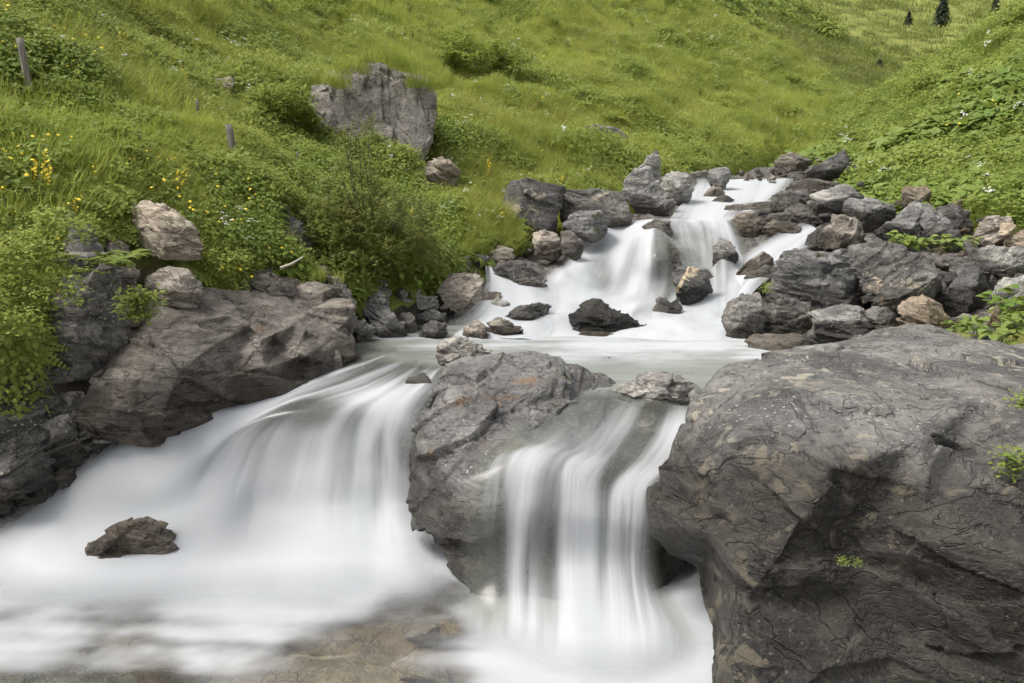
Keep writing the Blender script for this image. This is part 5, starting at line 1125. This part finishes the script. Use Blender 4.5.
plant('low leafy plant behind the large tan boulder', P(960, 335, 6.9), 'broad', .5, 6, n=4, spread=.15)
plant('yellow green flowering tuft on the huge dark boulder', P(768, 292, 7.35), 'herb_b', .42, 7, name='flowering_tuft', n=3, spread=.04)
plant('small fern growing from the wet face of the giant boulder', P(848, 566, 3.28), 'herb_b', .22, 8, name='fern', cat='fern', n=3, spread=.025)
plant('grassy moss cushion on top of the giant boulder', P(985, 375, 4.75), 'tuft_b', .42, 9, name='moss_cushion', cat='moss', n=6, spread=.10)
plant('green plant rooted at the right edge of the giant boulder top', P(1016, 418, 3.95), 'herb_b', .55, 10, n=5, spread=.06)
plant('leafy tuft hanging at the right edge of the giant boulder', P(1018, 475, 3.55), 'herb_b', .5, 11, n=5, spread=.06)
plant('bright grass tuft on the bedrock below the shrub', P(284, 298, 6.55), 'tuft_a', .8, 12, name='grass_tuft', cat='grass tuft', n=5, spread=.09)
plant('grass tuft between the layered dark bedrock and the shrub', P(325, 280, 6.9), 'tuft_a', .7, 13, name='grass_tuft', cat='grass tuft', n=5, spread=.10)
plant('white flowering herb on the ledge right of the cream boulder', P(225, 270, 6.3), 'herb_b', .8, 14, n=8, spread=.18)
plant('green herb growing left of the cream streaked boulder', P(120, 262, 5.3), 'fern', .8, 15, n=4, spread=.10)
plant('yellowish herb in the cleft beside the mossy slab', P(140, 318, 5.1), 'herb_b', .85, 16, n=10, spread=.035)
plant('white flowers above the bedrock ledge', P(240, 250, 6.5), 'wflower', .8, 17, name='white_flower', cat='flower', n=4, spread=.14)
for i, (px, py, Y) in enumerate([(10, 300, 4.4), (50, 300, 4.55), (85, 265, 4.85), (15, 335, 4.35), (60, 240, 4.85), (-30, 320, 4.2), (30, 262, 4.6)]):
    L_ = ['feathery plants hanging over the rock at the far left edge', 'feathery plants hanging above the dark overhang', 'feathery clump nearest the brown bank edge', 'lowest feathery clump at the left edge of the view',
          'feathery clump above the dark overhang top', 'feathery plants beyond the left frame edge', 'feathery plants between the left edge and overhang'][i]
    plant(L_, P(px, py, Y), ('herb_b', 'herb_b', 'fern')[i % 3], (.62, .62, .36)[i % 3], 30 + i, n=16, spread=.16, name='hanging_fern', cat='fern')

for i, (px, py, lab) in enumerate([(330, 84, 'turf hanging over the left shoulder of the crag'), (352, 70, 'turf cushion on the left half of the crag top'), (378, 60, 'turf cushion on the highest point of the crag'), (404, 66, 'turf cushion on the right half of the crag top'), (426, 84, 'turf hanging over the right shoulder of the crag')]):
    plant(lab, P(px, py, hy(410, 156) - .35), 'tuft_a', 1.1, 50 + i, name='grass_tuft', cat='grass tuft', n=9, spread=.17)
# --- fence posts
def post(label, px, py0, py1, Y, wpx, lean, seed):
    rnd = random.Random(seed); Y = hy(px, py0) - .3; s = Y / F
    b0 = Vector(P(px, py0 + 14, Y)); h = (py0 + 14 - py1) * s; w = wpx * s / 2
    bm = bmesh.new(); prev = None; n = 8; k = 9
    for i in range(k):
        t = i / (k - 1)
        ring = []
        for j in range(n):
            a = 2 * math.pi * j / n
            r = w * (1.08 - .12 * t) * (1 + .12 * math.sin(j * 2.3 + seed) + rnd.uniform(-.05, .05))
            z = h * t + (rnd.uniform(-.12, .12) * w * 2 if i == k - 1 else 0)
            ring.append(bm.verts.new((math.cos(a) * r + lean * h * t, math.sin(a) * r * .8, z)))
        if prev:
            for j in range(n): bm.faces.new((prev[j], prev[(j + 1) % n], ring[(j + 1) % n], ring[j]))
        prev = ring
    bm.faces.new(prev)
    me = bpy.data.meshes.new('fence_post'); bm.to_mesh(me); bm.free()
    me.polygons.foreach_set('use_smooth', [True] * len(me.polygons))
    o = link('fence_post', me, None, MAT['wood'], b0); tag(o, label, 'fence post', 'weathered fence posts on the meadow')
def wood():
    m = NT('weathered_wood'); tc = m.n('TexCoord').outputs['Object']
    g = m.noise(m.mapping(tc, (30, 30, 2.5)), 2.0, 5, .6, .3).outputs[0]
    c = m.mix(m.sstep(g, .35, .65), (.12, .105, .09), (.30, .27, .235))
    return m.done(m.n('BsdfPrincipled', Base__Color=c, Roughness=.9, Normal=m.n('Bump', Strength=.8, Distance=.01, Height=g).outputs[0]))
MAT['wood'] = wood()
post('grey wooden fence post at the upper left, the tallest one', 31, 88, 44, 6.9, 7, -.06, 1)
post('short broken fence post right of the tallest one, above a dark plant', 236, 156, 127, 8.0, 7, -.10, 2)
post('thin faint fence post in the grass between the two thicker ones', 200, 122, 102, 9.3, 3.5, 0, 3)
post('thin low fence stake in the grass right of the broken post', 299, 166, 153, 8.8, 3, 0, 4)
# --- dead branch on the bank
bm = bmesh.new(); a = Vector(P(280, 268, 6.5)); c = Vector(P(303, 257, 6.6))
tube_bm(bm, [(0, 0, 0), (c - a) * .5 + Vector((0, 0, -.01)), c - a], .012, .007)
me = bpy.data.meshes.new('dead_branch'); bm.to_mesh(me); bm.free()
MAT['deadwood'] = plain('bleached_wood', (.45, .40, .33), .9)
tag(link('dead_branch', me, None, MAT['deadwood'], a), 'short bleached branch lying above the long brown ledge', 'branch')

# --- far conifers
def pine(label, px, py, Y, hpx, seed, squat=1.0):
    rnd = random.Random(seed); s = Y / F; h = hpx * s; base = P(px, py, Y)
    root = empty('pine_tree', base); tag(root, label, 'tree', 'dark trees on the distant slope')
    bm = bmesh.new(); tube_bm(bm, [(0, 0, -.3), (0, 0, h * .5), (0, 0, h * .97)], h * .03, h * .005)
    me = bpy.data.meshes.new('trunk'); bm.to_mesh(me); bm.free(); link('trunk', me, root, MAT['bark'])
    mb = MB()
    for k in range(1500):
        t = rnd.random() ** .8; z = h * (.08 + .9 * t); r = h * .30 * squat * (1 - t) ** .8 + .02 * h
        az = rnd.uniform(0, 6.28); q = r * rnd.uniform(.2, 1)
        mb.leaf((math.cos(az) * q * .5, math.sin(az) * q * .5, z), az + rnd.uniform(-.7, .7), rnd.uniform(-.6, .5), q * .45 + h * .03, h * .022, 0, .1, .3)
    link('crown', mb.mesh('crown', ['pine']), root)
MAT['pine'] = plain('dark_needles', (.05, .068, .035))  # needle green is lightened in the base colour to stand for distance haze
pine('dark conifer on the distant slope, tallest of the trees', 941, 26, 160, 28, 1, 1.5)
pine('dark conifer at the top edge right of the tallest tree', 995, 12, 175, 18, 2)
pine('small dark conifer at the top edge left of the tallest tree', 908, 26, 158, 14, 3, 1.5)
pine('round dark bush on the distant slope below the trees', 879, 68, 80, 9, 4, 3.0)

# ---------------------------------------------------------------- light, sky, camera
w = bpy.data.worlds.new('World'); scene.world = w; w.use_nodes = True
nt = w.node_tree; bg = nt.nodes['Background']
sky = nt.nodes.new('ShaderNodeTexSky'); sky.sky_type = 'NISHITA'; sky.sun_disc = False
sky.sun_elevation = R(58); sky.sun_rotation = R(262); sky.dust_density = 4; sky.air_density = 1.0
hs = nt.nodes.new('ShaderNodeHueSaturation'); hs.inputs['Saturation'].default_value = .22
nt.links.new(sky.outputs[0], hs.inputs['Color']); nt.links.new(hs.outputs[0], bg.inputs[0])
bg.inputs[1].default_value = .115
sd = bpy.data.lights.new('Sun', 'SUN'); sd.energy = 1.5; sd.angle = R(22); sd.color = (1, .96, .9)
so = bpy.data.objects.new('Sun', sd); COL.objects.link(so)
az = R(262); el = R(60)
dirv = Vector((math.sin(az) * math.cos(el), math.cos(az) * math.cos(el), math.sin(el)))   # towards the sun
so.rotation_euler = dirv.to_track_quat('Z', 'Y').to_euler()
cam = bpy.data.cameras.new('Camera'); co = bpy.data.objects.new('Camera', cam); COL.objects.link(co)
cam.sensor_width = 36; cam.lens = 36 * F / 1024; cam.clip_end = 2000; cam.clip_start = .05
co.location = (0, 0, CAMZ); co.rotation_euler = (R(90) - PITCH, 0, 0)
scene.camera = co
scene.view_settings.view_transform = 'Standard'; scene.view_settings.look = 'None'
scene.view_settings.exposure = 1.0; scene.view_settings.gamma = 1
scene.render.engine = 'CYCLES'
scene.cycles.transparent_max_bounces = 12; scene.cycles.max_bounces = 4; scene.cycles.diffuse_bounces = 2; scene.cycles.transmission_bounces = 2
scene.cycles.use_adaptive_sampling = True; scene.cycles.adaptive_threshold = .04
scene.cycles.use_denoising = True
